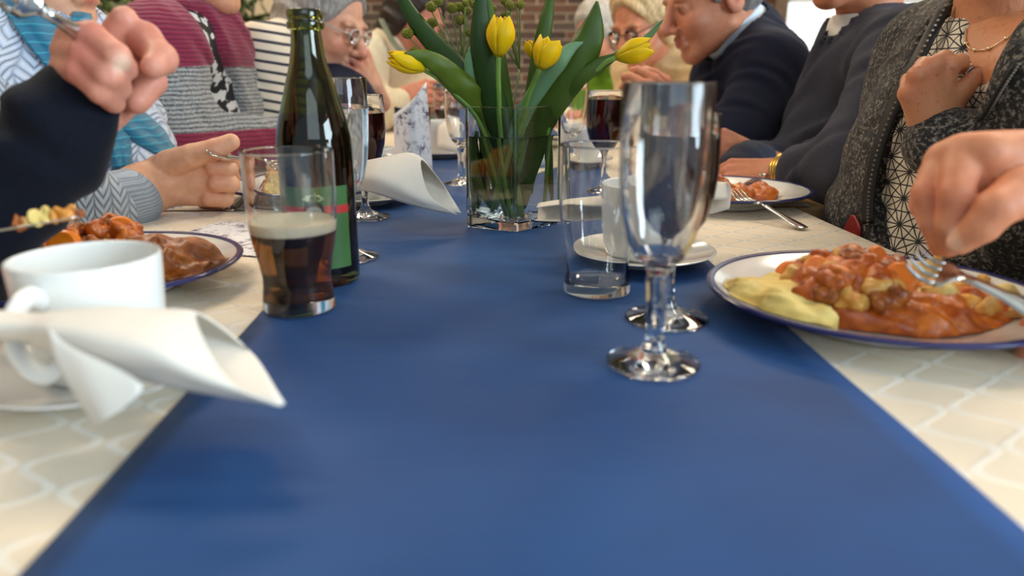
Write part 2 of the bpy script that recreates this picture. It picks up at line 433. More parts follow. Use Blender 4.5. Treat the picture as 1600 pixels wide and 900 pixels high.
pub_in = [(0, .010), (.0245, .0105), (.0252, .020), (.0252, .028), (.0270, .040), (.0304, .056), (.0324, .070), (.0332, .090), (.0336, .1262), (.034, .127)]
beer_m = NT('amber_brown_beer'); beer_m.color(beer_m.mix(beer_m.noise(30), (.24, .072, .009), (.20, .058, .007))); setp(beer_m.b, Roughness=.01, IOR=1.34, Transmission_Weight=1.0)
foam_m = M('cream_beer_foam', (232, 214, 184), .6, noise=(300, .06), bump=(500, .5, .001), Subsurface_Weight=.2)
p_ = tab(469, 484)
glass_thing('beer_glass', 'waisted pub glass half full of amber beer with foam, beside the bottle', 469, 484, walls(pub_out, pub_in),
            [('beer', fill(pub_in, .0640), beer_m.m), ('foam', [(0, .0642), (.0316, .0642), (.0324, .068), (.0326, .0728), (.031, .0718), (.024, .0704), (0, .0702)], foam_m)])
glass_thing('beer_glass', 'empty waisted pub glass standing on the runner in front of the white cup', 932, 458, walls(pub_out, pub_in), group='pub glasses')
glass_thing('goblet', 'nearest empty stemmed goblet standing on the runner', 1020, 572, walls(gob_out, gob_in))
glass_thing('wine_glass', 'red wine glass directly behind the nearest goblet', 1041, 502, walls(win_out, win_in), [('red_wine', fill(win_in, .139), wine_m.m)])
water_m = glass('still_water', (.97, .985, .98), 1.33)
glass_thing('goblet', 'tall goblet of water right behind the green bottle', 545, 405, walls(gob_out, gob_in), [('water', fill(gob_in, .150), water_m)])
glass_thing('wine_glass', 'full red wine glass behind the bottle, left of the folded napkin', 572, 342, walls(win_out, win_in), [('red_wine', fill(win_in, .134), wine_m.m)])
glass_thing('wine_glass', 'red wine glass seen just right of the tulip vase', 943, 302, walls(win_out, win_in), [('red_wine', fill(win_in, .143), wine_m.m)])
tum_out = [(0, 0), (.027, 0), (.0285, .002), (.0315, .06), (.034, .118), (.0336, .119)]
tum_in = [(0, .008), (.0262, .0085), (.0300, .06), (.0327, .118), (.0332, .119)]
glass_thing('tumbler', 'plain tumbler in front of the lavender print card, left of the vase', 648, 268, walls(tum_out, tum_in))
glass_thing('goblet', 'empty goblet just left of the vase, its foot on the runner', 722, 289, walls(gob_out, gob_in))
glass_thing('goblet', 'empty goblet just right of the vase behind the tulip leaves', 893, 268, walls(gob_out, gob_in))
for px, py, lb in ((700, 240, 'small far wine glass beyond the vase on the left of the runner'), (848, 232, 'far wine glass straight behind the vase')):
    glass_thing('wine_glass', lb, px, py, walls(win_out, win_in), [('red_wine', fill(win_in, .10), wine_m.m)], n=32)

# ---- beer bottle
bg = NT('dark_green_bottle_glass'); bg.color(bg.mix(bg.noise(15), (.20, .22, .045), (.16, .19, .035))); setp(bg.b, Roughness=.01, IOR=1.5, Transmission_Weight=1.0)
p = tab(507, 440); bt = thing('beer_bottle', 'tall dark green glass bottle with a green and red label', 'bottle', (p[0], p[1], T+.0018), math.radians(-8))
b_out = [(0, .006), (.02, .004), (.027, 0), (.0305, .001), (.0325, .005), (.0328, .05), (.0328, .118), (.0318, .130), (.0288, .145), (.0245, .160), (.0200, .176), (.0158, .190), (.0136, .203), (.0126, .214), (.0125, .2175), (.0150, .2185), (.0156, .2205), (.0154, .2235), (.0140, .2245), (.0138, .2258), (.0150, .2275), (.0152, .2305), (.0144, .2335), (.0132, .234)]
b_in = [(0, .011), (.022, .009), (.0288, .011), (.0302, .02), (.0302, .118), (.0292, .130), (.0262, .145), (.0219, .160), (.0174, .176), (.0132, .190), (.0108, .203), (.0098, .216), (.0098, .233), (.011, .234)]
mesh_obj('bottle_glass', *lathe(b_out+b_in[::-1], 64), bg.m, bt, local=True)
mesh_obj('beer_left', *lathe(fill(b_in, .150), 48), beer_m.m, bt, local=True)
def patch(r, a0, a1, z0, z1, n=24, k=2):
    V = [(r*math.cos(a), r*math.sin(a), z) for z in np.linspace(z0, z1, k) for a in np.linspace(a0, a1, n)]
    return V, [(i*n+j, i*n+j+1, (i+1)*n+j+1, (i+1)*n+j) for i in range(k-1) for j in range(n-1)]
R = math.radians
lab = mesh_obj('label', *patch(.0331, R(-128), R(-22), .018, .090), M('bottle_label_green', (62, 106, 50), .5, noise=(30, .1)), bt, local=True)
mesh_obj('label_stripe', *patch(.0334, R(-128), R(-22), .0665, .0735), M('bottle_label_red', (196, 44, 40), .5), lab, local=True)
def wrap(pts, r): return [(r*math.cos(R(-75)+x/r), r*math.sin(R(-75)+x/r), z) for x, z in pts]
el = [(.0098*math.cos(a), .0695+.0085*math.sin(a)) for a in np.linspace(0, 2*math.pi, 32, endpoint=False)]
mesh_obj('label_emblem', wrap(el, .0337), [tuple(range(32))], M('bottle_emblem_dark', (52, 60, 50), .5), lab, local=True)
el2 = [(.0075*math.cos(a), .0685+.0052*math.sin(a)) for a in np.linspace(0, 2*math.pi, 32, endpoint=False)]
mesh_obj('label_emblem', wrap(el2, .0340), [tuple(range(32))], M('bottle_emblem_grey', (176, 178, 160), .5), lab, local=True)
mesh_obj('label_ribbon', wrap([(-.010, .080), (-.006, .0835), (.006, .0835), (.010, .080), (.007, .0785), (-.007, .0785)], .0337), [tuple(range(6))], M('bottle_label_cream', (190, 200, 150), .5), lab, local=True)

# ================================================================ crockery
china = M('white_china', (226, 224, 217), .12, noise=(8, .015), Coat_Weight=.4, Coat_Roughness=.03)
navyrim = M('navy_plate_rim', (40, 42, 92), .2, noise=(40, .2))
PR = .126
plate_prof = [(0, .004), (.065, .004), (.068, .001), (.074, .001), (.078, .006), (.092, .012), (PR-.001, .0205), (PR, .0220), (PR-.0012, .0228), (PR-.004, .0222), (.094, .0150), (.082, .0100), (.074, .0075), (0, .007)]
def plate(c, label, rz=0, group='dinner plates with a navy rim', s=1.0, z=T+.0006):
    t = thing('dinner_plate', label, 'plate', (c[0], c[1], z), rz, group); t.scale = (s, s, 1)
    mesh_obj('dish', *lathe(plate_prof, 72), china, t, local=True)
    mesh_obj('rim_band', *lathe([(PR-.0050, .0185), (PR+.0002, .0200), (PR+.0012, .0221), (PR-.0006, .0236), (PR-.0048, .0229), (PR-.0050, .0185)], 72), navyrim, t, local=True)
    return t
cup_out = [(0, .004), (.026, .004), (.027, 0), (.030, 0), (.0335, .004), (.0372, .014), (.0395, .030), (.0408, .050), (.0418, .0715), (.0414, .0725)]
cup_in = [(0, .008), (.030, .0085), (.0350, .015), (.0368, .030), (.0380, .050), (.0392, .0715), (.0402, .0727)]
sau_prof = [(0, .003), (.028, .003), (.030, 0), (.034, 0), (.036, .003), (.055, .007), (.0725, .0128), (.0738, .0140), (.0725, .0148), (.056, .0098), (.037, .0062), (.030, .0056), (0, .0056)]
def cup(c, ang, label, slabel, z=T+.0018):
    s = thing('saucer', slabel, 'saucer', (c[0], c[1], z), 0, 'saucers'); mesh_obj('dish', *lathe(sau_prof, 64), china, s, local=True)
    t = thing('coffee_cup', label, 'cup', (c[0], c[1], z+.0066), ang, 'white coffee cups')
    mesh_obj('bowl', *lathe(cup_out+cup_in[::-1], 64), china, t, local=True)
    mesh_obj('handle', *tube([(.0395, 0, .056), (.050, 0, .0615), (.0625, 0, .055), (.0655, 0, .040), (.058, 0, .024), (.047, 0, .016), (.0372, 0, .0165)], .0042, 10, 6, flat=1.5, ref=(0, 0, 1)), china, t, local=True)
    return s, t
cA = tab(165, 595); cup((cA[0], cA[1]), R(-97), 'large near white coffee cup with a napkin through its handle', 'saucer under the near left coffee cup')
cB = tab(1000, 411); cup((cB[0], cB[1]), R(60), 'white coffee cup behind the empty pub glass', 'saucer under the cup behind the two stemmed glasses')
cC = tab(574, 318); cup((cC[0], cC[1]), R(-40), 'white coffee cup behind the red wine glass on the left', 'saucer under the folded napkin left of the vase')
cD = tab(690, 246); cup((cD[0], cD[1]), R(-40), 'small far white cup seen left of the vase', 'far saucer left of the vase')
cE = tab(905, 262); cup((cE[0], cE[1]), R(60), 'far white cup seen right of the vase', 'far saucer right of the vase')

# ---- napkins
nap = M('white_paper_napkin', (222, 213, 199), .85, noise=(60, .02), bump=(300, .15, .0006), Sheen_Weight=.2)
def napkin(grids, label, th=.0009, m=6):
    t = thing('napkin', label, 'napkin', tuple(np.asarray(grids[0][len(grids[0])//2][0])), group='folded white napkins')
    for i, G in enumerate(grids): solid(mesh_obj(['rolled_sheet', 'loose_fold', 'inner_fold'][i], *grid_surf(G, m), nap, t), th)
    return t
A = lambda L: [at(*q) for q in L]
# near left: pulled through the cup handle, cone opening to the right
def loop(bot, front, top, back): return A([bot, front, top, back, (bot[0]+4, bot[1]-3, bot[2]+.012)])
napkin([[loop((-70, 530, .352), (-70, 505, .345), (-70, 478, .372), (-70, 500, .395)),
         loop((30, 532, .350), (32, 510, .342), (40, 490, .362), (40, 505, .380)),
         loop((72, 545, .346), (76, 515, .336), (92, 487, .358), (92, 505, .382)),
         loop((150, 578, .338), (155, 530, .328), (168, 480, .365), (180, 505, .395)),
         loop((245, 600, .330), (238, 545, .324), (245, 483, .372), (275, 512, .405)),
         loop((340, 618, .324), (300, 572, .322), (288, 485, .376), (345, 528, .402)),
         loop((441, 634, .318), (354, 592, .322), (306, 490, .376), (390, 548, .392))],
        [A([(75, 510, .335), (92, 530, .333), (120, 548, .331)]),
         A([(85, 560, .328), (130, 562, .325), (190, 580, .323)]),
         A([(115, 615, .321), (150, 610, .317), (222, 606, .317)]),
         A([(148, 664, .318), (165, 655, .314), (190, 640, .314)])]],
       'napkin pulled through the near cup handle, cone open toward the runner')
# left of the vase
napkin([[loop((558, 296, .90), (560, 275, .895), (568, 252, .92), (575, 262, .94)),
         loop((585, 302, .885), (585, 275, .88), (598, 246, .91), (612, 258, .95)),
         loop((628, 316, .875), (618, 285, .872), (632, 240, .91), (652, 256, .945)),
         loop((672, 328, .868), (650, 300, .868), (650, 243, .905), (678, 275, .93)),
         loop((717, 336, .865), (672, 306, .868), (658, 250, .90), (690, 285, .91))]], 'napkin cone lying left of the vase, tip on the runner')
# right: flat roll behind the cup
napkin([[A([(838, 325, .76), (842, 318, .775), (840, 338, .77), (840, 345, .755)]),
         A([(880, 320, .745), (882, 312, .765), (884, 332, .76), (884, 346, .745)]),
         A([(940, 322, .735), (945, 306, .755), (948, 326, .76), (945, 342, .74)]),
         A([(1020, 318, .74), (1022, 300, .76), (1025, 318, .765), (1024, 338, .745)]),
         A([(1095, 312, .745), (1098, 285, .765), (1105, 300, .775), (1102, 335, .755)]),
         A([(1138, 312, .745), (1135, 286, .765), (1143, 296, .77), (1140, 326, .755)])]], 'flat rolled napkin lying behind the cup on the right')
napkin([[A([(682, 232, 1.55), (684, 200, 1.6), (690, 196, 1.65)]), A([(700, 236, 1.53), (700, 196, 1.58), (706, 188, 1.64)]), A([(722, 240, 1.52), (716, 205, 1.56), (720, 196, 1.62)])]], 'small far napkin standing on the far saucer left of the vase', m=4)

# ---- lavender print cards
lav = NT('lavender_print_card'); X = lav.xyz()
nz = lav.noise(85, 5, .75); nz2 = lav.noise(28, 3)
lav.color(lav.mix(lav.math('MULTIPLY', lav.ramp(nz, .47, .60), lav.ramp(nz2, .40, .56)), lin((236, 236, 240)), lin((70, 56, 96)))); setp(lav.b, Roughness=.45)
V = [tab(268, 366, .0015), tab(330, 352, .0015), tab(402, 349, .0015), tab(405, 398, .0015), tab(385, 400, .0015), tab(330, 380, .0015)]
V = [tab(262, 372, .0012), tab(345, 347, .0012), tab(420, 352, .0012), tab(412, 402, .0012), tab(365, 398, .0012)]
c = thing('menu_card', 'printed card with lavender lying flat left of the beer glass', 'card', tuple(V[0]), group='lavender print cards')
mesh_obj('card', *join([(V+[v+np.array((0, 0, .0008)) for v in V], [(4, 3, 2, 1, 0), (5, 6, 7, 8, 9)]+[(i, (i+1) % 5, 5+(i+1) % 5, 5+i) for i in range(5)])]), lav.m, c, smooth=False)
c = thing('menu_card', 'lavender print card standing upright in the tumbler left of the vase', 'card', tuple(at(650, 262, 1.20)), group='lavender print cards')
G = [A([(618, 262, 1.215), (645, 268, 1.195), (676, 266, 1.215)]), A([(616, 215, 1.215), (645, 212, 1.195), (672, 208, 1.215)]), A([(614, 180, 1.215), (642, 158, 1.20), (666, 128, 1.215)])]
solid(mesh_obj('card', *grid_surf(G, 5), lav.m, c), .0006)

# ---- cutlery
steel = M('polished_steel', (200, 198, 192), .16, 1.0, noise=(50, .05))
def cutlery(kind, A_, B_, up, label, curve=.006, w=1.0):
    """A_ handle end, B_ tip"""
    A_, B_, up = np.array(A_), np.array(B_), np.array(up, float); d = unit(B_-A_); up = unit(up-d*(up@d)); s = np.cross(d, up); L = np.linalg.norm(B_-A_)
    t = thing(kind, label, kind, tuple(A_))
    def Q(x, y, z): return A_+d*x*L+s*y*w+up*z
    def bar(sec):                # sections (x, halfwidth, height of middle, half thickness)
        V, F = [], []
        for x, hw, z, th in sec:
            V += [Q(x, hw*c_, z+th*s_) for c_, s_ in ((1, 0), (.7, .8), (0, 1), (-.7, .8), (-1, 0), (-.7, -.8), (0, -1), (.7, -.8))]
        for i in range(len(sec)-1):
            for a in range(8): F.append((i*8+a, i*8+(a+1) % 8, (i+1)*8+(a+1) % 8, (i+1)*8+a))
        F += [tuple(range(7, -1, -1)), tuple(range((len(sec)-1)*8, len(sec)*8))]; return V, F
    e = .0
    hand = [(0, .003, 0, .0008), (.012, .0075, 0, .0012), (.06, .0095, 0, .0014), (.16, .0085, 0, .0016), (.32, .005, .001, .0018), (.52, .0036, .002, .0020), (.62, .0036, .002, .0020)]
    if kind == 'knife':
        mesh_obj('handle', *bar([(0, .004, 0, .002), (.02, .0085, 0, .0028), (.3, .0080, 0, .0028), (.42, .006, 0, .0026), (.46, .0055, 0, .0022)]), steel, t)
        mesh_obj('blade', *bar([(.45, .0055, 0, .0016), (.5, .009, 0, .0010), (.8, .0105, 0, .0008), (.95, .0085, 0, .0006), (1, .002, 0, .0004)]), steel, t)
        return t
    mesh_obj('handle', *bar(hand), steel, t)
    if kind == 'spoon':
        mesh_obj('spoon_bowl', *bar([(.62, .0036, .002, .0018), (.70, .010, -.001, .0012), (.80, .018, -.005, .0012), (.90, .019, -.005, .0012), (.97, .012, -.001, .0012), (1, .004, .001, .001)]), steel, t); return t
    h = mesh_obj('fork_head', *bar([(.61, .0036, .002, .0020), (.66, .007, .001, .0016), (.71, .0125, -.002, .0013), (.76, .0128, -.003, .0012), (.77, .0126, -.003, .0012)]), steel, t)
    for y in (-.0105, -.0035, .0035, .0105):
        mesh_obj('tine', *tube([Q(.765, y, -.003), Q(.86, y, -.0035), Q(.95, y, .000), Q(1, y*.95, .003)], [.0018, .0017, .0014, .0007], 6, 3), steel, h)
    return t
# ================================================================ vase and flowers
cf, cl, cr_ = tab(806, 366), tab(725, 356.5), tab(878, 350.5)
f2, l2, r2 = cf[:2], cl[:2], cr_[:2]; b2 = l2+r2-f2
ctr = (f2+b2)/2; VB = T+.0020
quad = np.array([f2, r2, b2, l2])
def prism_ring(scale_in, z, rad=.006, n=5):
    """rounded outline of the vase moved inward by scale_in"""
    out = []
    for i in range(4):
        c = quad[i]; a = unit(quad[i-1]-c); b = unit(quad[(i+1) % 4]-c)
        bis = unit(a+b); half = math.acos(np.clip(a@b, -1, 1))/2
        c = c+bis*scale_in/math.sin(half); r = max(rad-scale_in, .0012)
        cc = c+bis*r/math.sin(half); a0 = -bis
        sweep = math.pi-2*half
        for t in np.linspace(-sweep/2, sweep/2, n):
            ct, st = math.cos(t), math.sin(t); v = np.array([a0[0]*ct-a0[1]*st, a0[0]*st+a0[1]*ct]); out.append((*(cc+v*r), z))
    return out
def stack(rings):
    n = len(rings[0]); V = [p for r in rings for p in r]
    F = [(i*n+j, i*n+(j+1) % n, (i+1)*n+(j+1) % n, (i+1)*n+j) for i in range(len(rings)-1) for j in range(n)]
    F += [tuple(range(n))[::-1], tuple(range((len(rings)-1)*n, len(rings)*n))]; return V, F
VH = .1445; WL = .1095
vase = thing('glass_vase', 'square clear glass vase half full of water holding the yellow tulips', 'vase', (*ctr, VB))
vg = glass('vase_glass', (.985, .995, .988), 1.48)
o = mesh_obj('vase_glass', *stack([prism_ring(.001, VB), prism_ring(0, VB+.001), prism_ring(0, VB+VH-.001), prism_ring(.001, VB+VH), prism_ring(.003, VB+VH), prism_ring(.004, VB+VH-.001), prism_ring(.004, VB+.013), prism_ring(.007, VB+.012)]), vg, vase, smooth=False)
mesh_obj('water', *stack([prism_ring(.0069, VB+.0118), prism_ring(.0038, VB+.0130), prism_ring(.0038, VB+WL), prism_ring(.0046, VB+WL-.0008)]), glass('vase_water', (.97, .99, .97), 1.33), vase, smooth=False)

stemg = M('tulip_stem_green', (112, 150, 62), .4, noise=(60, .15), Subsurface_Weight=.15, Subsurface_Radius=(.004, .006, .002))
def leafmat(name, c1, c2):
    t = NT(name); X = t.xyz()
    st = t.n('ShaderNodeTexNoise', {'Vector': t.n('ShaderNodeMapping', {0: t.n('ShaderNodeTexCoord').outputs['UV'], 3: (60, 1.5, 1)}).outputs[0], 'Scale': 1.0, 'Detail': 3}).outputs[0]
    c = t.mix(t.ramp(st, .3, .7), lin(c1), lin(c2)); t.color(c); setp(t.b, Roughness=.38, Specular_IOR_Level=.4)
    tr = t.n('ShaderNodeBsdfTranslucent'); t.link(t.mix(.5, c, lin((170, 200, 60))), tr.inputs[0])
    ms = t.n('ShaderNodeMixShader', {0: .2}); t.link(t.b.outputs[0], ms.inputs[1]); t.link(tr.outputs[0], ms.inputs[2])
    t.link(ms.outputs[0], t.t.nodes['Material Output'].inputs[0]); t.bump(st, .25, .0006); return t.m
LM = {'dark': leafmat('tulip_leaf_deep_green', (36, 64, 20), (50, 84, 28)), 'mid': leafmat('tulip_leaf_green', (62, 88, 24), (80, 108, 32)),
      'lite': leafmat('tulip_leaf_yellow_green', (84, 104, 24), (104, 124, 34)), 'teal': leafmat('tulip_leaf_grey_green', (104, 148, 104), (130, 168, 124))}
def leaf(pts, wpx, mat, parent, fold=.25, twist=0.0, wave=.0, name='leaf'):
    """blade along image-space anchored points (x, y, depth); wpx = widths in pixels at depth"""
    P = spline([at(*q) for q in pts], 7); k = len(P); W_ = np.interp(np.linspace(0, 1, k), np.linspace(0, 1, len(wpx)), wpx)
    n = 7; V, F, UV = [], [], []
    for i in range(k):
        t = unit(P[min(i+1, k-1)]-P[max(i-1, 0)]); view = unit(P[i]-CAM)
        s = unit(np.cross(t, view)); nrm = np.cross(s, t)
        a = twist*(i/(k-1)); s2 = s*math.cos(a)+nrm*math.sin(a); n2 = -s*math.sin(a)+nrm*math.cos(a)
        hw = W_[i]/2*P[i][1]/FPX/max(math.cos(a), .35)
        for j in range(n):
            q = j/(n-1)*2-1
            V.append(P[i]+s2*q*hw+n2*(fold*hw*(q*q-.4)+wave*hw*math.sin(i*.9+(q > 0)*1.7)*abs(q)**2)); UV.append((q, i/(k-1)))
    F = [(i*n+j, i*n+j+1, (i+1)*n+j+1, (i+1)*n+j) for i in range(k-1) for j in range(n-1)]
    o = mesh_obj(name, V, F, mat, parent)
    uv = o.data.uv_layers.new(name='UVMap'); li = np.zeros(len(o.data.loops), int); o.data.loops.foreach_get('vertex_index', li)
    uv.data.foreach_set('uv', np.array(UV)[li].ravel()); solid(o, .0007); return o
petm = NT('yellow_tulip_petal'); uvs = petm.n('ShaderNodeTexCoord').outputs['UV']; sx = petm.n('ShaderNodeSeparateXYZ', {0: uvs}).outputs
st_ = petm.n('ShaderNodeTexNoise', {'Vector': petm.n('ShaderNodeMapping', {0: uvs, 3: (14, 1.2, 1)}).outputs[0], 'Scale': 2.0, 'Detail': 3}).outputs[0]
pc = petm.mix(petm.ramp(sx[1], .0, .30), lin((220, 196, 30)), petm.mix(petm.ramp(st_, .3, .7), lin((248, 206, 6)), lin((255, 226, 16))))
petm.color(pc); setp(petm.b, Roughness=.42, Specular_IOR_Level=.3)
tr = petm.n('ShaderNodeBsdfTranslucent'); petm.link(pc, tr.inputs[0]); ms = petm.n('ShaderNodeMixShader', {0: .35}); petm.link(petm.b.outputs[0], ms.inputs[1]); petm.link(tr.outputs[0], ms.inputs[2]); petm.link(ms.outputs[0], petm.t.nodes['Material Output'].inputs[0]); petm.bump(st_, .2, .0005)
def tulip(label, base, tip, wid, stem, openness=0.0, spin=0.0, leaves=()):
    """base, tip: (px, py, depth) of the flower's two ends; wid its width in px"""
    B, E = at(*base), at(*tip); ax = unit(E-B); L = np.linalg.norm(E-B); R_ = wid/2*base[2]/FPX
    s = unit(np.cross(ax, (0.3, 1, .2))); w = np.cross(ax, s)
    bot = at(*stem[-1]); t = thing('tulip', label, 'flower', tuple(bot), group='yellow tulips in the vase')
    mesh_obj('stem', *tube([B+ax*L*.04]+[at(*q) for q in stem], [.0030, .0028, .0029, .0031], 8, 7), stemg, t)
    for k in range(6):
        inner = k % 2; a0 = spin+k*math.pi/3; V, F, UV = [], [], []; nu, nv = 9, 11
        for i in range(nv):
            v = i/(nv-1)
            r = R_*(.93 if inner else 1.0)*(math.sin(min(v*2.3+.10, math.pi/2))**.8)*(1-.50*(1-openness)*max(0, (v-.45)/.55)**1.7)
            ang = (1.02 if not inner else .92)*math.sqrt(max(0, 1-max(0, (v-.42)/.585)**2.4))
            for j in range(nu):
                q = j/(nu-1)*2-1; a = a0+q*ang
                rr = r*(1+.05*math.cos(q*math.pi)*v)+(0 if inner else .0006)
                vv = v*L*(.96 if inner else 1.0)*(1-.05*q*q*v)
                V.append(B+ax*vv+(s*math.cos(a)+w*math.sin(a))*rr); UV.append((q*.5+.5, v))
        F = [(i*nu+j, i*nu+j+1, (i+1)*nu+j+1, (i+1)*nu+j) for i in range(nv-1) for j in range(nu-1)]
        o = mesh_obj('petal', V, F, petm.m, t); uv = o.data.uv_layers.new(name='UVMap'); li = np.zeros(len(o.data.loops), int); o.data.loops.foreach_get('vertex_index', li)
        uv.data.foreach_set('uv', np.array(UV)[li].ravel()); solid(o, .0006)
    for lf in leaves: leaf(*lf[:3], t, **(lf[3] if len(lf) > 3 else {}))
    return t
D = .90
tulip('tulip leaning left with its bud pointing left', (664, 109, .88), (606, 87, .86), 30, [(690, 128, .89), (752, 195, .91), (800, 335, .915)], .0, .3,
      [([(786, 300, .915), (772, 235, .915), (756, 178, .913), (726, 140, .895), (692, 107, .88), (662, 89, .87), (632, 83, .86)], [14, 26, 32, 40, 32, 22, 3], LM['lite'], dict(wave=.25, fold=.3)),
       ([(800, 310, .925), (785, 235, .925), (758, 165, .92), (720, 112, .92), (685, 76, .93), (650, 34, .94), (622, -14, .95)], [14, 30, 34, 32, 30, 24, 14], LM['dark'], dict(fold=.35))])
tulip('tallest upright tulip at the centre of the bunch', (779, 89, .88), (786, 24, .88), 43, [(779, 130, .885), (784, 215, .90), (806, 340, .905)], .1, .5,
      [([(800, 320, .92), (792, 240, .915), (780, 190, .91), (763, 120, .90), (752, 60, .895), (752, -20, .90)], [14, 32, 40, 38, 34, 14], LM['dark'], dict(fold=.3)),
       ([(800, 310, .93), (796, 220, .93), (788, 160, .93), (776, 85, .93), (762, 20, .94), (756, -25, .95)], [12, 22, 26, 26, 22, 8], LM['mid'], dict(fold=.4)),
       ([(770, 200, .915), (752, 150, .91), (738, 122, .905), (733, 96, .90), (736, 74, .90)], [10, 16, 18, 15, 3], LM['teal'])])
tulip('open tulip right of the tallest one, leaning right', (843, 108, .87), (863, 62, .875), 41, [(826, 150, .89), (808, 215, .905), (776, 328, .915)], .75, .2,
      [([(780, 325, .915), (796, 250, .91), (814, 185, .905), (842, 138, .89), (872, 98, .875), (892, 76, .88), (911, 66, .885)], [10, 18, 24, 26, 26, 18, 2], LM['teal'], dict(fold=.35)),
       ([(812, 300, .93), (822, 200, .935), (836, 120, .94), (848, 60, .945), (856, 20, .95), (862, -20, .96)], [10, 18, 22, 24, 18, 8], LM['mid'], dict(fold=.4))])
tulip('tulip half hidden behind the open one', (834, 92, .97), (828, 62, .97), 22, [(826, 130, .96), (815, 210, .94), (800, 330, .92)], .4, .9)
tulip('tulip leaning far right with its bud pointing right', (962, 90, .88), (1020, 72, .875), 37, [(936, 106, .885), (862, 180, .915), (840, 325, .925)], .15, .1,
      [([(800, 322, .92), (818, 255, .92), (835, 205, .918), (868, 148, .90), (902, 100, .89), (924, 50, .89), (933, 2, .895)], [14, 32, 42, 52, 54, 40, 4], LM['mid'], dict(fold=.28, wave=.15)),
       ([(850, 215, .925), (862, 172, .915), (900, 128, .89), (935, 102, .885), (966, 86, .885)], [14, 20, 24, 22, 8], LM['mid'], dict(fold=.3)),
       ([(962, 84, .90), (990, 74, .895), (1012, 58, .89), (1026, 42, .885), (1036, 31, .88)], [8, 12, 11, 7, 1.5], LM['teal'], dict(fold=.4))])
# cut leaf ends and stems that show under water
for i, (pts, w, mname, lb) in enumerate([
        ([(775, 322, .915), (756, 292, .912), (746, 262, .91), (742, 232, .91), (746, 205, .91)], [8, 13, 15, 13, 6], 'mid', 'loose leaf at the left inside the vase, bent under water'),
        ([(856, 312, .925), (852, 280, .925), (850, 245, .922), (850, 215, .92), (856, 190, .92)], [6, 13, 16, 14, 6], 'mid', 'loose leaf at the right inside the vase, bent under water')]):
    t = thing('tulip_leaf', lb, 'leaf', tuple(at(*pts[0])), group='loose leaves in the vase'); leaf(pts, w, LM[mname], t, name='blade')
# ---- yellow-green button flowers on thin branching stems
butm = NT('button_flower_yellow_green'); vo = butm.n('ShaderNodeTexVoronoi', {'Vector': butm.obj(), 'Scale': 6.5}).outputs[0]
butm.color(butm.mix(butm.ramp(vo, .15, .75), lin((226, 218, 52)), lin((124, 136, 22)))); setp(butm.b, Roughness=.6); butm.bump(vo, .9, .12)
twig = M('button_flower_stem', (104, 124, 62), .5, noise=(80, .2))
def dome(n=10, m=6):
    V, F = lathe([(0, -.6), (.55, -.5), (.92, -.12), (1.0, .2), (.86, .6), (.5, .85), (0, .92)], 14)
    V = np.array(V); r = 1+.09*np.sin(V[:, 0]*17+V[:, 2]*9)*np.cos(V[:, 1]*19); return V*r[:, None], F
bme_ = None
def sprig(label, node, heads):
    global bme_
    root = at(797, 325, .92); t = thing('button_flower_sprig', label, 'flower', tuple(root), group='button flower sprigs in the vase')
    nd = at(*node); mesh_obj('stem', *tube([root, at(793, 215, .93), nd*.4+at(793, 215, .93)*.6, nd], [.0016, .0014, .0012], 6, 5), twig, t)
    for px, py, Y, r in heads:
        c = at(px, py, Y); mid = nd*.55+c*.45+np.array((0, 0, -.006))
        mesh_obj('twig', *tube([nd, mid, c+np.array((0, 0, -.002))], [.0011, .0009], 5, 4), twig, t)
        R_ = r*Y/FPX
        if bme_ is None:
            v, f = dome(); bme_ = bpy.data.meshes.new('flower_head'); bme_.from_pydata(v.tolist(), [], f); bme_.materials.append(butm.m); bme_.polygons.foreach_set('use_smooth', [True]*len(f))
        o = bpy.data.objects.new('flower_head', bme_); COL.objects.link(o); o.parent = t; o.location = Vector(c-root); o.scale = (R_,)*3
        o.rotation_euler = (random.uniform(-.5, .7), random.uniform(-.6, .6), random.uniform(0, 6))
sprig('button flower sprig reaching out to the left beside the dark leaf', (712, 118, .95), [(637, 54, .94, 10), (647, 50, .95, 8), (646, 80, .94, 6.5), (675, 37, .96, 8.5), (685, 60, .97, 8), (666, 47, .97, 6)])
sprig('dense button flower sprig above the left leaves', (722, 96, .96), [(673, 12, .95, 9), (683, 5, .96, 9), (705, 14, .95, 8.5), (717, 12, .96, 8), (720, 33, .95, 8.5), (729, 18, .96, 8), (735, 52, .95, 7), (731, 3, .97, 7), (742, 8, .98, 7), (727, 6, .94, 6)])
sprig('button flower sprig behind the tallest tulip', (812, 108, .97), [(797, 10, .95, 8.5), (813, 8, .95, 7.5), (788, 3, .96, 7), (770, 15, .97, 6.5), (790, 24, .97, 7), (765, 20, .98, 6), (808, -6, .97, 7)])
# ================================================================ plates and food
pA = np.array([.303, .545]); pB = np.array([-.352, .655]); pC = np.array([.343, 1.065]); pD = np.array([-.262, 1.13])
plate(pA, 'large near right plate of stew and potatoes with navy rim')
plate(pB, 'near left plate heaped with stew behind the white cup')
plate(pC, 'far right plate with stew beside the man in grey', z=T+.0010)
plate(pD, 'far left plate behind the raised fork hand', z=T+.0010)
def foodmat(name, c1, c2, c3, sc=120, rough=.22):
    t = NT(name); n1 = t.noise(sc, 4, .6); n2 = t.noise(sc*.35, 2)
    t.color(t.mix(t.ramp(n1, .35, .65), t.mix(t.ramp(n2, .4, .6), lin(c1), lin(c2)), lin(c3)))
    setp(t.b, Roughness=rough+.18, Subsurface_Weight=.0, Subsurface_Radius=(.004, .003, .001), Coat_Weight=.06, Coat_Roughness=.2); t.bump(n1, .5, .0015); return t.m
stew = foodmat('orange_brown_stew', (192, 92, 10), (212, 116, 22), (154, 64, 6))
meat = foodmat('braised_meat_in_sauce', (160, 84, 22), (176, 102, 30), (120, 56, 14))
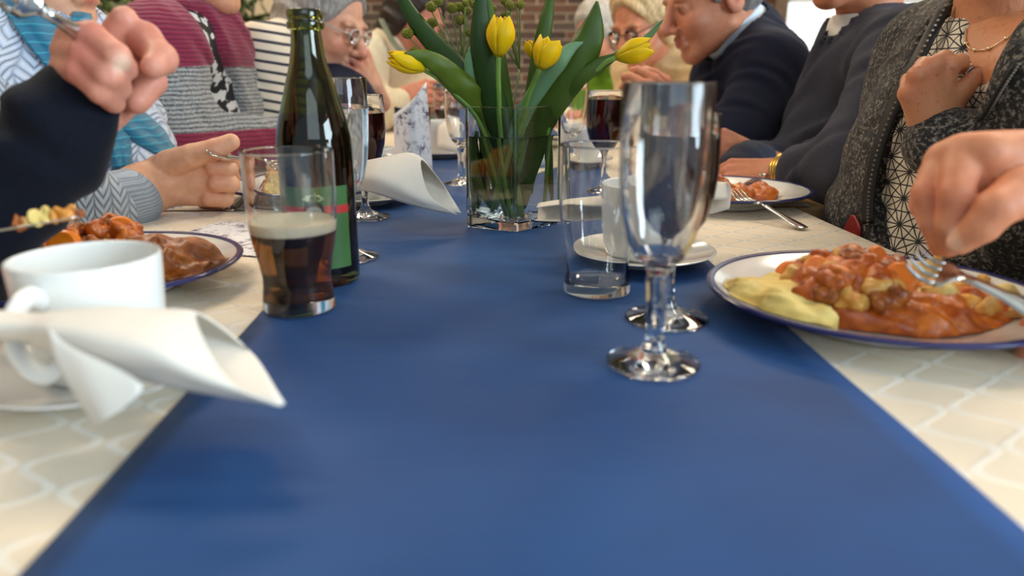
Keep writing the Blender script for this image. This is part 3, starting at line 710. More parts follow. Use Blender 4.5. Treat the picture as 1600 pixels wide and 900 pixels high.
carrot = foodmat('cooked_carrot', (230, 124, 22), (236, 136, 34), (220, 108, 14), 60, .25)
onion = foodmat('glazed_onion', (214, 170, 84), (224, 184, 104), (196, 128, 44), 60, .25)
potato = foodmat('boiled_potato', (222, 196, 116), (230, 208, 136), (210, 176, 88), 40, .5)
sauce_y = foodmat('yellow_gravy', (214, 150, 52), (226, 172, 80), (196, 116, 30), 60, .25)
def crumble(amp):
    return lambda P: np.stack([amp*np.sin(P@np.array((410., 230, 320))+3*np.sin(P@np.array((170., 260, 90)))), amp*np.sin(P@np.array((260., 420, 190))+2), amp*np.sin(P@np.array((300., 150, 450))+2*np.sin(P@np.array((90., 200, 240))))], -1)
def lump(c, r, seed, rough=.18, h=None):
    rs = np.random.RandomState(seed); rot = lambda: np.linalg.qr(rs.normal(0, 1, (3, 3)))[0]; pr = [ell(c, np.array(r)*(.9, .62, .6), rot(), r[0]*.3)]
    for k in range(6):
        d = unit(rs.normal(0, 1, 3)); pr.append(ell(np.array(c)+d*np.array(r)*.55, np.array(r)*rs.uniform(.25, .7, 3), rot(), r[0]*.2))
    return organic(pr, h or min(r)/6, crumble(min(r)*.09))
_pz = [(0, .007), (.074, .0075), (.082, .0100), (.094, .0150), (PR-.004, .0222), (.14, .024)]
def settle(vf, base, lift):
    """keep food inside the dish and on its surface"""
    v, f = vf; v = np.array(v); d = v[:, :2]-base; r = np.linalg.norm(d, axis=1); k = np.minimum(1, .117/np.maximum(r, 1e-6)); v[:, :2] = base+d*k[:, None]; r = np.minimum(r, .117)
    z0 = T+.0010+np.interp(r, [q[0] for q in _pz], [q[1] for q in _pz])+lift; v[:, 2] = np.maximum(v[:, 2], z0); return v, f
def portion(label, name, base, mound, lumps, mats):
    """mound: (dx,dy,z,rx,ry,rz) of the sauce bed; lumps: list (dx,dy,z,r,kind)"""
    t = thing(name, label, 'food', (base[0], base[1], T+.0075))
    B3 = np.array([base[0], base[1], T])
    pr = [ell(B3+np.array(m[:3]), m[3:], None, .02) for m in mound]
    rs = np.random.RandomState(len(lumps)+3)
    for m in mound:
        for k in range(16):
            d = unit(rs.normal(0, 1, 3)*(1, 1, .8)); d[2] = abs(d[2])
            pr.append(ell(B3+np.array(m[:3])+d*np.array(m[3:])*.86, (.008+.006*rs.rand(),)*3, None, .006))
    mesh_obj('sauce', *settle(organic(pr, .0026, crumble(.0012)), base, .0004), mats, t)
    for i, (dx, dy, z, r, kind) in enumerate(lumps):
        c = B3+np.array((dx, dy, z))
        if kind == 'carrot':
            v, f = lathe([(0, -.35), (.85, -.35), (1, -.2), (1, .2), (.85, .35), (0, .35)], 20); v = np.array(v)*r
            R_ = np.array(Matrix.Rotation(random.uniform(.9, 1.4), 3, 'X')@Matrix.Rotation(random.uniform(-.5, .5), 3, 'Y')); mesh_obj('carrot_slice', *settle((v@R_.T+c, f), base, .0008), carrot, t)
        else:
            sh = dict(meat=(1.1, .9, .8), onion=(1, .8, .6), potato=(1.35, 1, .75), pea=(1, 1, .9))[kind]
            mesh_obj(dict(meat='meat_chunk', onion='onion_piece', potato='potato_piece', pea='pepper_piece')[kind], *settle(lump(c, np.array(sh)*r, i*7+len(lumps)), base, .0008), dict(meat=meat, onion=onion, potato=potato, pea=stew)[kind], t)
rs = np.random.RandomState(5)
def scatter(n, cx, cy, rx, ry, z0, zh, rmin, rmax):
    out = []
    for k in range(n):
        a = rs.uniform(0, 6.28); q = math.sqrt(rs.rand()); dx, dy = cx+rx*q*math.cos(a), cy+ry*q*math.sin(a)
        out.append((dx, dy, z0+zh*math.sqrt(max(0, 1-q*q*.92)), rs.uniform(rmin, rmax), rs.choice(['meat', 'meat', 'pea', 'onion', 'pea', 'carrot'])))
    return out
portion('mound of orange meat stew with carrots on the near right plate', 'stew_portion', pA, [(-.028, -.005, .014, .046, .05, .036), (.02, -.02, .010, .075, .052, .014)],
        scatter(46, -.028, -.008, .046, .050, .012, .036, .009, .0145)+[(-.002, -.036, .042, .0115, 'carrot'), (-.045, -.045, .022, .010, 'carrot'), (.004, .01, .046, .009, 'carrot')], stew)
portion('pale yellow potato mash on the near right plate, left of its stew', 'mashed_potato', pA, [(-.085, .0, .013, .028, .05, .014), (-.07, -.03, .012, .025, .03, .012)], [], potato)
portion('sliced potatoes in yellow gravy on the near right plate, right of its stew', 'potato_portion', pA, [(.055, -.005, .010, .045, .055, .010)],
        [(.030, -.030, .022, .017, 'potato'), (.055, .02, .022, .018, 'potato'), (.06, -.045, .018, .013, 'onion'), (.085, -.02, .020, .014, 'potato'), (.035, .035, .022, .015, 'potato'), (.078, -.05, .017, .011, 'onion'), (.02, -.06, .014, .010, 'onion'), (.10, .02, .018, .012, 'onion')], sauce_y)
portion('tall heap of brown braised stew on the near left plate', 'stew_portion', pB, [(.02, -.005, .014, .055, .05, .036), (.075, .0, .014, .030, .035, .028), (.095, -.01, .010, .022, .035, .012)],
        scatter(30, .01, -.01, .052, .045, .014, .040, .009, .015)+[(.06, -.02, .036, .020, 'meat'), (.075, -.03, .026, .017, 'meat'), (.102, .0, .018, .010, 'meat'), (.098, -.02, .014, .009, 'carrot')], meat)
portion('boiled potatoes in gravy on the near left plate behind the cup', 'potato_portion', pB, [(-.055, -.02, .010, .045, .055, .010)],
        [(-.045, -.055, .020, .018, 'potato'), (-.02, -.065, .017, .015, 'potato'), (-.075, -.04, .020, .017, 'potato'), (-.06, .0, .022, .016, 'onion'), (-.085, .0, .02, .014, 'potato'), (-.05, .03, .02, .012, 'onion')], sauce_y)
portion('stew and rice on the far right plate beside the man in grey', 'stew_portion', pC, [(-.035, -.005, .012, .055, .055, .020), (.045, .0, .010, .032, .04, .012)],
        scatter(14, -.03, 0, .05, .05, .012, .018, .010, .015)+[(.04, -.01, .020, .008, 'onion'), (.05, .01, .02, .008, 'onion'), (.03, .02, .02, .008, 'onion')], stew)
portion('potatoes and stew on the far left plate behind the fork hand', 'stew_portion', pD, [(-.03, 0, .012, .06, .06, .022)],
        [(-.06, -.02, .034, .016, 'onion'), (-.045, -.04, .026, .017, 'potato'), (-.07, .01, .04, .014, 'onion'), (-.02, -.03, .032, .016, 'meat'), (-.01, .0, .04, .015, 'pea'), (-.05, -.055, .020, .014, 'potato'), (.02, -.02, .03, .014, 'carrot')], sauce_y)
# ---- cutlery on the table
cutlery('fork', tab(1258, 357, .003), tab(1148, 300, .030), (0, 0, 1), 'steel fork resting from the cloth onto the far right plate')
cutlery('knife', tab(1209, 262, .022), tab(1165, 292, .022), (0, 0, 1), 'knife handle leaning on the far right plate near the bracelet')
cutlery('spoon', tab(358, 329, .002), tab(425, 268, .028), (0, 0, 1), 'steel spoon leaning from cloth onto the far left plate')
cutlery('fork', tab(404, 322, .002), tab(436, 250, .030), (0, 0, 1), 'fork seen through the beer glass leaning on the far left plate')
# ================================================================ people
UP = np.array((0, 0, 1.0))
sk = NT('skin'); ta = sk.n('ShaderNodeAttribute', attribute_name='tint').outputs[0]
n1 = sk.noise(70, 4, .6); n2 = sk.noise(400, 3)
mixn = sk.n('ShaderNodeMix', data_type='RGBA', blend_type='MULTIPLY'); mixn.inputs[0].default_value = 1.0
sk.link(ta, mixn.inputs[6]); sk.link(sk.mix(sk.ramp(n1, .3, .7), (.88, .83, .74), (1.06, 1.06, .96)), mixn.inputs[7]); sk.color(mixn.outputs[2])
setp(sk.b, Roughness=.48, Subsurface_Weight=.12, Subsurface_Radius=(.012, .005, .003), Subsurface_Scale=.6, Specular_IOR_Level=.35); sk.bump(sk.math('ADD', n2, n1), .18, .0012)
SKIN = sk.m
oldm = NT('freckled_skin'); ta = oldm.n('ShaderNodeAttribute', attribute_name='tint').outputs[0]
n1 = oldm.noise(140, 4, .6); mixn = oldm.n('ShaderNodeMix', data_type='RGBA', blend_type='MULTIPLY'); mixn.inputs[0].default_value = 1.0
oldm.link(ta, mixn.inputs[6]); oldm.link(oldm.mix(oldm.ramp(n1, .60, .76), (1, 1.02, .96), (.66, .50, .42)), mixn.inputs[7]); oldm.color(mixn.outputs[2])
cr2 = oldm.n('ShaderNodeTexNoise', {'Vector': oldm.n('ShaderNodeMapping', {0: oldm.obj(), 2: (0, .5, 0), 3: (260, 260, 40)}).outputs[0], 'Scale': 1.0, 'Detail': 3}).outputs[0]
setp(oldm.b, Roughness=.5, Subsurface_Weight=.1, Subsurface_Radius=(.01, .004, .002), Subsurface_Scale=.5); oldm.bump(oldm.math('ADD', cr2, n1), .45, .0016)
def frame(f, up=UP):
    f = unit(f); l = unit(np.cross(up, f)); return np.stack([l, f, np.cross(f, l)], 1)     # columns left, front, up
def folds(amp, k1=(80, 46, 100), k2=(33, 52, 40), seed=0.0):
    k1, k2 = np.array(k1, float), np.array(k2, float)
    def w(P):
        a = P@k1+1.7*np.sin(P@k2+seed)+seed; b = P@(k1[[2, 0, 1]]*.8)+1.3*np.sin(P@(k2[[1, 2, 0]])+2*seed)
        s = amp*(np.sin(a)+.6*np.sin(b)); return np.stack([s, s*.7, s*.6], -1)
    return w
def torso(hip, neck, f, g=0.0, sw=.165, sl=None, sr=None, belly=0.0, dep=1.0):
    """rounded trunk from hip to neck, facing f; g = extra thickness; sl, sr shoulder points"""
    hip, neck = np.array(hip, float), np.array(neck, float); ax = unit(neck-hip); Rm = frame(f, ax); l, ff = Rm[:, 0], Rm[:, 1]; H = np.linalg.norm(neck-hip)
    sl = neck+l*sw-ax*.055 if sl is None else np.array(sl, float); sr = neck-l*sw-ax*.055 if sr is None else np.array(sr, float)
    pr = [ell(hip+ax*.02, (.175+g, (.135+belly*.5)*dep+g, .15+g), Rm, .06), ell(hip+ax*H*.35+ff*belly*.5, (.160+g, (.125+belly)*dep+g, .16+g), Rm, .06),
          ell(hip+ax*H*.68+ff*.01, (.165+g, .115*dep+g, .16+g), Rm, .06), cone(sl, neck-ax*.06, .052+g, .07+g, .05), cone(sr, neck-ax*.06, .052+g, .07+g, .05),
          cone(sl, neck-ax*.005, .045+g, .052+g, .05), cone(sr, neck-ax*.005, .045+g, .052+g, .05)]
    return pr, sl, sr
def arm(s, e, w, g=0.0, r=(.056, .046, .044, .036)):
    return [cone(s, e, r[0]+g, r[1]+g, .03), cone(e, w, r[2]+g, r[3]+g, .03)]
def hand(w, d, n, side=1, curl=.5, size=1.0, spread=.0, thumb=.5, wrist=True):
    """w wrist, d pointing to the fingers, n out of the back of the hand, side +1/-1 thumb side"""
    w = np.array(w, float); d = unit(d); n = unit(np.array(n, float)-d*np.dot(n, d)); s = np.cross(d, n)*side; z = size; pr, nails, kn = [], [], []
    if wrist: pr.append(cone(w-d*.05*z, w+d*.01*z, .025*z, .024*z, .015))
    lens = [(.031, .086, (.043, .026, .022)), (.010, .090, (.047, .029, .023)), (-.011, .085, (.043, .027, .022)), (-.030, .076, (.034, .021, .019))]
    for i, (x, y, seg) in enumerate(lens):
        k = w+d*y*z+s*x*z-n*abs(x)*.12*z
        pr.append(cone(w+s*x*.5*z+d*.012*z, k, .0138*z, .0104*z, .010*z))
        a = 0.0; p = k; dd = unit(d+s*spread*x*8); kn.append(k+n*.008*z)
        for j, L in enumerate(seg):
            a += curl*(.95, 1.25, .75)[j]; v = dd*math.cos(a)-n*math.sin(a); q = p+v*L*z
            r0, r1 = ((.0098, .0086), (.0087, .0079), (.0079, .0066))[j]; sc = (1, 1.03, .97, .85)[i]*z
            pr.append(cone(p, q, r0*sc, r1*sc, .0025*z)); p = q
            if j == 1: kn.append(p)
        nails.append((p-v*.005*z+(dd*math.sin(a)+n*math.cos(a))*.006*z, .008*z))
    c = w+s*.020*z+d*.018*z-n*.008*z; m = c+(d*.036+s*(.022+.012*(1-thumb))-n*.014)*z; e = m+(d*.030+s*(.004-.02*thumb+.012*(1-thumb))-n*.008)*z; t = e+(d*.022-s*.012*thumb-n*.004)*z
    pr += [cone(c, m, .0150*z, .0115*z, .010*z), cone(m, e, .0110*z, .0096*z, .004*z), cone(e, t, .0100*z, .0082*z, .005*z)]
    nails.append((t+s*.005*z+n*.004*z, .008*z)); kn.append(m)
    return pr, nails, kn
def head(c, fwd, up=UP, s=1.0, side_neck=None):
    """returns world-space pieces of a head whose centre is c"""
    Rm = frame(fwd, up); Rm = np.stack([-Rm[:, 0], Rm[:, 1], Rm[:, 2]], 1)
    L = lambda x, y, z: np.array(c)+Rm@(np.array((x, y, z))*s)
    E = lambda p, r, k=.012: ell(L(*p), np.array(r)*s, Rm, k*s); Cn = lambda a, b, ra, rb, k=.012: cone(L(*a), L(*b), ra*s, rb*s, k*s)
    pr = [E((0, -.012, .035), (.074, .094, .083), .02), E((0, .028, -.030), (.057, .062, .076), .03), E((0, .066, -.094), (.020, .018, .017), .02)]
    for q in (-1, 1):
        pr += [Cn((q*.054, .0, -.052), (q*.012, .066, -.094), .018, .016, .02), E((q*.038, .064, -.028), (.022, .02, .022), .02), E((q*.030, .080, .022), (.022, .012, .009), .012)]
    pr += [Cn((0, .086, .018), (0, .112, -.028), .0075, .0125, .010), E((0, .116, -.032), (.012, .011, .010), .008)]
    for q in (-1, 1): pr += [E((q*.012, .100, -.036), (.009, .010, .008), .006)]
    for q in (-1, 1): pr += [cut(E((q*.031, .098, .004), (.016, .014, .010), .012)), E((q*.031, .078, .003), (.0125, .0125, .0115), .003), Cn((q*.020, .089, .010), (q*.043, .083, .009), .0035, .0035, .004)]
    pr += [cut(Cn((-.022, .094, -.062), (.022, .094, -.062), .004, .004, .006)), Cn((-.016, .088, -.056), (.016, .088, -.056), .0065, .0065, .006), Cn((-.015, .086, -.069), (.015, .086, -.069), .0075, .0075, .006)]
    for q in (-1, 1): pr += [E((q*.076, -.012, -.006), (.008, .020, .032), .006), cut(E((q*.084, -.008, -.002), (.005, .010, .018), .004))]
    spots = [(L(0, .095, -.062), .024*s, (176, 92, 84), .8), (L(0, .115, -.032), .026*s, (206, 126, 108), .7), (L(.04, .075, -.03), .035*s, (212, 138, 118), .6), (L(-.04, .075, -.03), .035*s, (212, 138, 118), .6),
             (L(.031, .092, .003), .013*s, (88, 62, 52), .75), (L(-.031, .092, .003), .013*s, (88, 62, 52), .75), (L(.031, .09, .026), .016*s, (120, 96, 82), .6), (L(-.031, .09, .026), .016*s, (120, 96, 82), .6), (L(.078, -.01, 0), .03*s, (206, 120, 104), .5), (L(-.078, -.01, 0), .03*s, (206, 120, 104), .5)]
    return pr, spots, L, E, Cn
def hairdo(E, Cn, style):
    if style == 'short': pr = [E((0, -.022, .048), (.083, .096, .086), .02), E((0, -.06, -.005), (.072, .055, .06), .03), cut(E((0, .085, -.005), (.09, .075, .085), .015)), cut(E((.085, .0, -.02), (.03, .03, .035), .01)), cut(E((-.085, .0, -.02), (.03, .03, .035), .01))]
    elif style == 'bob': pr = [E((0, -.02, .052), (.092, .106, .092), .03), E((0, -.055, -.03), (.085, .065, .085), .03), E((.075, -.02, -.01), (.024, .045, .06), .02), E((-.075, -.02, -.01), (.024, .045, .06), .02), cut(E((0, .100, -.020), (.068, .080, .100), .02))]
    else: pr = [E((0, -.05, .0), (.080, .062, .055), .03), cut(E((0, .085, .05), (.1, .10, .12), .015)), cut(E((.085, .0, -.02), (.03, .035, .035), .01)), cut(E((-.085, .0, -.02), (.03, .035, .035), .01))]
    return pr
def hairmat(name, c1, c2):
    if name in _mats: return _mats[name]
    t = NT(name); st = t.n('ShaderNodeTexNoise', {'Vector': t.n('ShaderNodeMapping', {0: t.obj(), 3: (220, 220, 30)}).outputs[0], 'Scale': 1.0, 'Detail': 4}).outputs[0]
    t.color(t.mix(t.ramp(st, .3, .7), lin(c1), lin(c2))); setp(t.b, Roughness=.5); t.bump(st, .8, .004); _mats[name] = t.m; return t.m
def glasses(L, s, mat, parent):
    V = []
    for q in (-1, 1): V.append(tube([L(q*.031+.021*math.cos(a), .104-.006*abs(math.cos(a)), .002+.016*math.sin(a)) for a in np.linspace(0, 2*math.pi, 13)], .0016*s, 6, 3))
    V.append(tube([L(-.011, .107, .006), L(0, .109, .009), L(.011, .107, .006)], .0016*s, 6, 3))
    for q in (-1, 1): V.append(tube([L(q*.052, .098, .006), L(q*.074, .05, .008), L(q*.081, -.01, .010)], .0018*s, 6, 4))
    o = mesh_obj('spectacles', *join(V), mat, parent)
    for q in (-1, 1):
        P = [L(q*.031+.020*math.cos(a), .104-.006*abs(math.cos(a)), .002+.015*math.sin(a)) for a in np.linspace(0, 2*math.pi, 20, endpoint=False)]
        solid(mesh_obj('lens', P, [tuple(range(20))], clear, o), .0012)
class Person:
    def __init__(s, label, foot, skin=(214, 160, 132), mat=None):
        s.t = thing('person', label, 'person', (foot[0], foot[1], 0)); s.sets = []; s.spots = []; s.skin = skin; s.mat = mat or SKIN
    def flesh(s, prims, h, spots=()): s.sets.append(organic(prims, h)); s.spots += list(spots)
    def fingers(s, pr, nails, kn, h=.0022, nail=(236, 190, 172), knuckle=(206, 128, 106)):
        s.flesh(pr, h, [(p, r*2.0, knuckle, .45) for p, r in [(k, .011) for k in kn]]+[(p, r, nail, .9) for p, r in nails])
    def done(s):
        V, n, F = [], 0, []
        for v, f in s.sets: V.append(v); F.append(f+n); n += len(v)
        V = np.concatenate(V); o = mesh_obj('body', V, np.concatenate(F), s.mat, s.t); paint(o, V, s.skin, s.spots); return o
    def wear(s, name, prims, mat, h=.008, warp=None, label=None):
        if name == 'hair' and warp is None: warp = folds(.0035, (150, 110, 170), (60, 90, 50))
        v, f = organic(prims, h, warp); o = mesh_obj(name, v, f, mat, s.t)
        if label: o['label'] = label
        md = o.modifiers.new('soft', 'SMOOTH'); md.factor = .5; md.iterations = 3; return o
    def legs(s, hip, f, mat):
        hip = np.array(hip); f = unit(f); l = np.cross(UP, f); pr = []
        for q in (-1, 1):
            k = hip+l*q*.11+f*.36; k[2] = .50; a = hip+l*q*.11+f*.38; a[2] = .09
            pr += [cone(hip+l*q*.09, k, .085, .062, .04), cone(k, a, .06, .048, .03), cone(a+(0, 0, -.04), a+f*.14+(0, 0, -.045), .045, .035, .03)]
        pr.append(ell(hip, (.17, .17, .10), None, .05)); v, fc = organic(pr, .014); mesh_obj('trousers', v, fc, mat, s.t)
darktr = M('dark_trousers', (34, 36, 44), .8, noise=(60, .15))

# ---- fabrics
def knit(name, light, dark, col=.019, row=.0115, horiz=(1, 0, 0), rough=.85, dist=.004):
    t = NT(name); v = t.n('ShaderNodeVectorMath', {0: t.obj(), 1: horiz}, operation='DOT_PRODUCT').outputs['Value']
    warp_ = t.noise(9, 2); u = t.math('ADD', t.math('MULTIPLY', v, 1/col), t.math('MULTIPLY', warp_, .8))
    tri = t.math('ABSOLUTE', t.math('SUBTRACT', t.math('FRACT', u), .5))
    ph = t.math('ADD', t.math('MULTIPLY', t.xyz()[2], 1/row), t.math('MULTIPLY', tri, 2.6))
    w = t.math('ABSOLUTE', t.math('SINE', t.math('MULTIPLY', ph, math.pi)))
    e = t.ramp(tri, .0, .09); hgt = t.math('MULTIPLY', t.math('POWER', w, .6), t.math('ADD', .35, t.math('MULTIPLY', e, .65)))
    t.color(t.mix(t.math('ADD', t.math('MULTIPLY', hgt, .85), t.math('MULTIPLY', t.noise(500, 2), .15)), lin(dark), lin(light))); setp(t.b, Roughness=rough, Sheen_Weight=.3); t.bump(hgt, .8, dist); return t.m  # shade in the stitch grooves is put into the colour, following the relief
def sweater(name, c, c2=None, rough=.85, sc=260):
    c = np.array(c); return M(name, tuple(c), rough, noise=(sc, .14), bump=(sc*1.5, .35, .0015), Sheen_Weight=.05, Specular_IOR_Level=.12)

# ================= right side, man in charcoal jumper
def P3(*q): return at(*q)
mn = Person('man in charcoal jumper with white collar and gold bracelet, head out of frame', (.72, 1.42), (196, 128, 98))
hip, nk, f = (.79, 1.44, .50), P3(1356, 46, 1.38), (-1, -.15, 0)
SL = P3(1425, 92, 1.17); SRr = P3(1372, 132, 1.50); el_, wr = P3(1352, 268, 1.05), P3(1262, 270, 1.18)
pr, _, _ = torso(hip, nk, f, .006, sl=SL, sr=SRr, belly=.065)
charc = sweater('charcoal_navy_jumper', (57, 59, 71))
wr2 = P3(1160, 262, 1.34); el2 = P3(1235, 262, 1.50)
mn.wear('jumper', pr+arm(SL, el_, wr, .012, (.066, .058, .054, .040))+arm(SRr, el2, wr2, .008)+[cut(cone(nk+np.array((-.014, -.012, .016)), nk+np.array((-.014, -.01, .09)), .0655, .080, .006))], charc, .007, folds(.0065, (55, 35, 70), (26, 40, 30), seed=1.0))
mn.wear('shirt_collar', [cone(nk+np.array((-.014, -.012, -.03)), nk+np.array((-.014, -.012, -.004)), .062, .0615, .012), cut(cone(nk+np.array((-.014, -.012, .045)), nk+np.array((-.014, -.01, .13)), .056, .08, .004))], M('white_shirt_collar', (232, 228, 220), .7), .003)
hc = nk+np.array((-.045, -.02, .155)); pr, sp, L, E, Cn = head(hc, (-.93, -.3, -.15)); pr.append(cone(nk+np.array((0, 0, -.06)), hc+np.array((.03, 0, -.04)), .052, .055, .03)); mn.flesh(pr, .004, sp)
mn.wear('hair', hairdo(E, Cn, 'short'), hairmat('grey_hair', (150, 146, 140), (96, 90, 86)), .005)
h_, na, kn = hand(P3(1222, 270, 1.225), P3(1150, 272, 1.26)-P3(1222, 270, 1.225), (-.1, -.55, .8), 1, .55); mn.fingers(h_, na, kn, .003)
h_, na, kn = hand(P3(1186, 250, 1.36), P3(1140, 235, 1.36)-P3(1186, 250, 1.36), (-.1, -.9, .5), -1, .6); mn.fingers(h_, na, kn, .003)
mn.flesh([cone(wr, P3(1222, 270, 1.225), .026), cone(nk+np.array((0, 0, -.08)), np.array(hip), .05, .08), cone(SL, el_, .04, .035), cone(el_, wr, .034, .026), cone(nk+np.array((0, 0, -.08)), SL, .05, .04)], .009)
mn.legs(hip, (-1, 0, 0), darktr); mn.done()
gold = M('gold_metal', (214, 176, 92), .25, 1.0, noise=(80, .1))
d_ = unit(P3(1222, 270, 1.225)-wr); a_ = unit(np.cross(d_, UP)); b_ = np.cross(d_, a_); c_ = P3(1226, 270, 1.222)
V = [tube([c_+d_*o_+(a_*math.cos(t_)+b_*math.sin(t_))*.0295 for t_ in np.linspace(0, 2*math.pi, 17)], .0028, 6, 2) for o_ in (-.0055, 0, .0055)]
mesh_obj('bracelet', *join(V), gold, mn.t)

# ================= right side, man in dark navy jumper, bowed head
mn = Person('grey-haired man in dark navy jumper and pale blue collar bowing over his plate', (.72, 1.9), (206, 140, 112))
hip, nk, f = (.70, 1.88, .50), P3(1158, 48, 1.78), (-1, -.1, -.25)
SL = P3(1206, 108, 1.62); SRr = P3(1130, 124, 1.98); el_, wr = P3(1148, 236, 1.52), P3(1066, 190, 1.62)
pr, _, _ = torso(hip, nk, (-1, 0, 0), .012, sl=SL, sr=SRr, belly=.02)
NA, NB = P3(1138, 44, 1.76), P3(1104, 22, 1.74); NB = NA+unit(NB-NA)*.09; navy = sweater('dark_navy_jumper', (17, 22, 42))
mn.wear('jumper', pr+arm(SL, el_, wr, .010, (.064, .056, .052, .04))+arm(SRr, P3(1100, 230, 1.95), P3(1050, 190, 1.78), .006)+[cut(cone(NA, NB, .084, .094, .006))], navy, .0065, folds(.004, seed=2.2))
hc = P3(1112, -1, 1.74); fw = unit((-.95, -.16, -.31)); hu = unit(np.array((-.31, -.05, .95))); pr, sp, L, E, Cn = head(hc, fw, hu, 1.06); pr.append(cone(nk+np.array((.01, 0, -.05)), L(0, -.035, -.05), .055, .055, .03)); mn.flesh(pr, .0035, sp)
cax = unit(L(0, -.035, -.05)-nk)
mn.wear('shirt_collar', [cone(NA-unit(NB-NA)*.045, NA+unit(NB-NA)*.012, .080, .069, .012), cut(cone(NA+unit(NB-NA)*.03, NA+unit(NB-NA)*.12, .057, .080, .004))], M('pale_blue_shirt_collar', (196, 214, 232), .7), .0035)
mn.wear('hair', hairdo(E, Cn, 'fringe')+[E((.071, -.005, .035), (.012, .030, .030), .01), E((-.071, -.005, .035), (.012, .030, .030), .01), E((.069, .022, .02), (.008, .012, .03), .008), E((-.069, .022, .02), (.008, .012, .03), .008)], hairmat('grey_hair', (150, 146, 140), (96, 90, 86)), .005)
h_, na, kn = hand(P3(1058, 178, 1.63), P3(1020, 148, 1.62)-P3(1058, 178, 1.63), (-.3, -.9, .4), 1, .7); mn.fingers(h_, na, kn, .003)
mn.flesh([cone(wr, P3(1058, 178, 1.63), .026), cone(nk, np.array(hip), .05, .08), cone(SL, el_, .04, .035), cone(el_, wr, .034, .026), cone(nk, SL, .05, .04)], .009)
mn.legs(hip, (-1, 0, 0), darktr); mn.done()

# ================= right side, fair woman with glasses
mn = Person('fair-haired woman with dark glasses and cream cardigan over a black top', (.66, 2.4), (214, 142, 112))
hip, nk = (.66, 2.42, .50), P3(1048, 88, 2.32)
pr, SL, SRr = torso(hip, nk, (-.85, -.5, 0), .004); mn.wear('top', pr, sweater('black_top', (26, 24, 28)), .010)
pr, SL, SRr = torso(hip, nk, (-.85, -.5, 0), .016); cream = sweater('cream_cardigan', (222, 196, 150))
mn.wear('cardigan', pr+arm(SL, P3(1090, 190, 2.15), P3(1025, 205, 2.1), .012)+arm(SRr, P3(985, 200, 2.5), P3(960, 205, 2.35), .012)+[cut(cone(P3(1030, 75, 2.14), P3(1005, 150, 2.10), .075, .085, .01))], cream, .009, folds(.004, seed=.4))
hc = P3(1006, 38, 2.24); pr, sp, L, E, Cn = head(hc, (-.72, -.6, -.38), unit((-.3, -.2, .9))); pr.append(cone(nk+np.array((0, 0, -.05)), L(0, -.03, -.05), .05, .052, .03)); mn.flesh(pr, .004, sp)
mn.wear('hair', hairdo(E, Cn, 'bob'), hairmat('blond_hair', (226, 196, 146), (176, 140, 92)), .006)
glasses(L, 1.0, M('dark_spectacle_frame', (52, 40, 36), .3), mn.t)
h_, na, kn = hand(P3(1030, 205, 2.1), (-.8, -.5, .1), (0, -.5, .8), 1, .6); mn.fingers(h_, na, kn, .0035); mn.legs(hip, (-1, 0, 0), darktr); mn.done()

# ================= right side, far person in green
mn = Person('far person in a bright green top behind the right-leaning tulip', (.55, 2.95), (206, 140, 118))
hip, nk = (.55, 2.95, .50), P3(962, 98, 2.85); pr, SL, SRr = torso(hip, nk, (-.8, -.6, 0), .010)
mn.wear('top', pr+arm(SL, P3(985, 190, 2.7), P3(930, 195, 2.6), .01)+arm(SRr, P3(915, 190, 3.0), P3(890, 195, 2.8), .01), sweater('bright_green_top', (104, 146, 40)), .011, folds(.004, seed=.9))
hc = P3(938, 58, 2.78); pr, sp, L, E, Cn = head(hc, (-.75, -.6, -.3), unit((-.2, -.2, .95))); pr.append(cone(nk+np.array((0, 0, -.05)), L(0, -.03, -.05), .05, .052, .03)); mn.flesh(pr, .0045, sp)
mn.wear('hair', hairdo(E, Cn, 'bob'), hairmat('white_hair', (206, 200, 190), (150, 142, 132)), .007)
h_, na, kn = hand(P3(928, 190, 2.58), (-.8, -.5, .1), (0, -.5, .8), 1, .6); mn.fingers(h_, na, kn, .004); mn.legs(hip, (-1, 0, 0), darktr); mn.done()

# ================= right side, woman in marled cardigan, hand on her chest
tw = NT('black_grey_marled_tweed'); na_ = tw.noise(230, 3, .65); nb_ = tw.noise(70, 2)
tw.color(tw.mix(tw.ramp(tw.math('ADD', na_, tw.math('MULTIPLY', nb_, .25)), .62, .84), lin((24, 23, 24)), lin((150, 141, 130)))); setp(tw.b, Roughness=.9, Sheen_Weight=.1); tw.bump(na_, .8, .004)
bl = NT('white_blouse_black_stars'); q_ = bl.n('ShaderNodeVectorMath', {0: bl.obj(), 1: (.62, -.78, 0)}, operation='DOT_PRODUCT').outputs['Value']; z_ = bl.xyz()[2]
wob = bl.math('MULTIPLY', bl.math('SUBTRACT', bl.noise(60, 1), .5), .006); q_ = bl.math('ADD', q_, wob)
AA = .031; best = None
for k in range(6):
    th = k*math.pi/6; sp_ = AA*math.sqrt(3)/2 if k % 2 == 0 else AA/2
    pj = bl.math('ADD', bl.math('MULTIPLY', q_, math.cos(th)/sp_), bl.math('MULTIPLY', z_, math.sin(th)/sp_))
    dd = bl.math('MULTIPLY', bl.math('ABSOLUTE', bl.math('SUBTRACT', bl.math('FRACT', bl.math('ADD', pj, .5)), .5)), sp_)
    if k % 2 == 1:   # star spokes only where close to a lattice point of that line
        pass
    best = dd if best is None else bl.math('MINIMUM', best, dd)
bl.color(bl.mix(bl.ramp(best, .00055, .0010), lin((34, 30, 36)), lin((226, 214, 192)))); setp(bl.b, Roughness=.7)
wm = Person('woman in black and grey marled cardigan pressing one hand to her chest', (.68, .90), (204, 136, 98), oldm.m)
hip, nk = (.655, .885, .50), P3(1562, 78, .90); fdir = unit((-.86, -.5, .0))
SL = P3(1668, 128, .74); SRr = P3(1462, 92, 1.03)
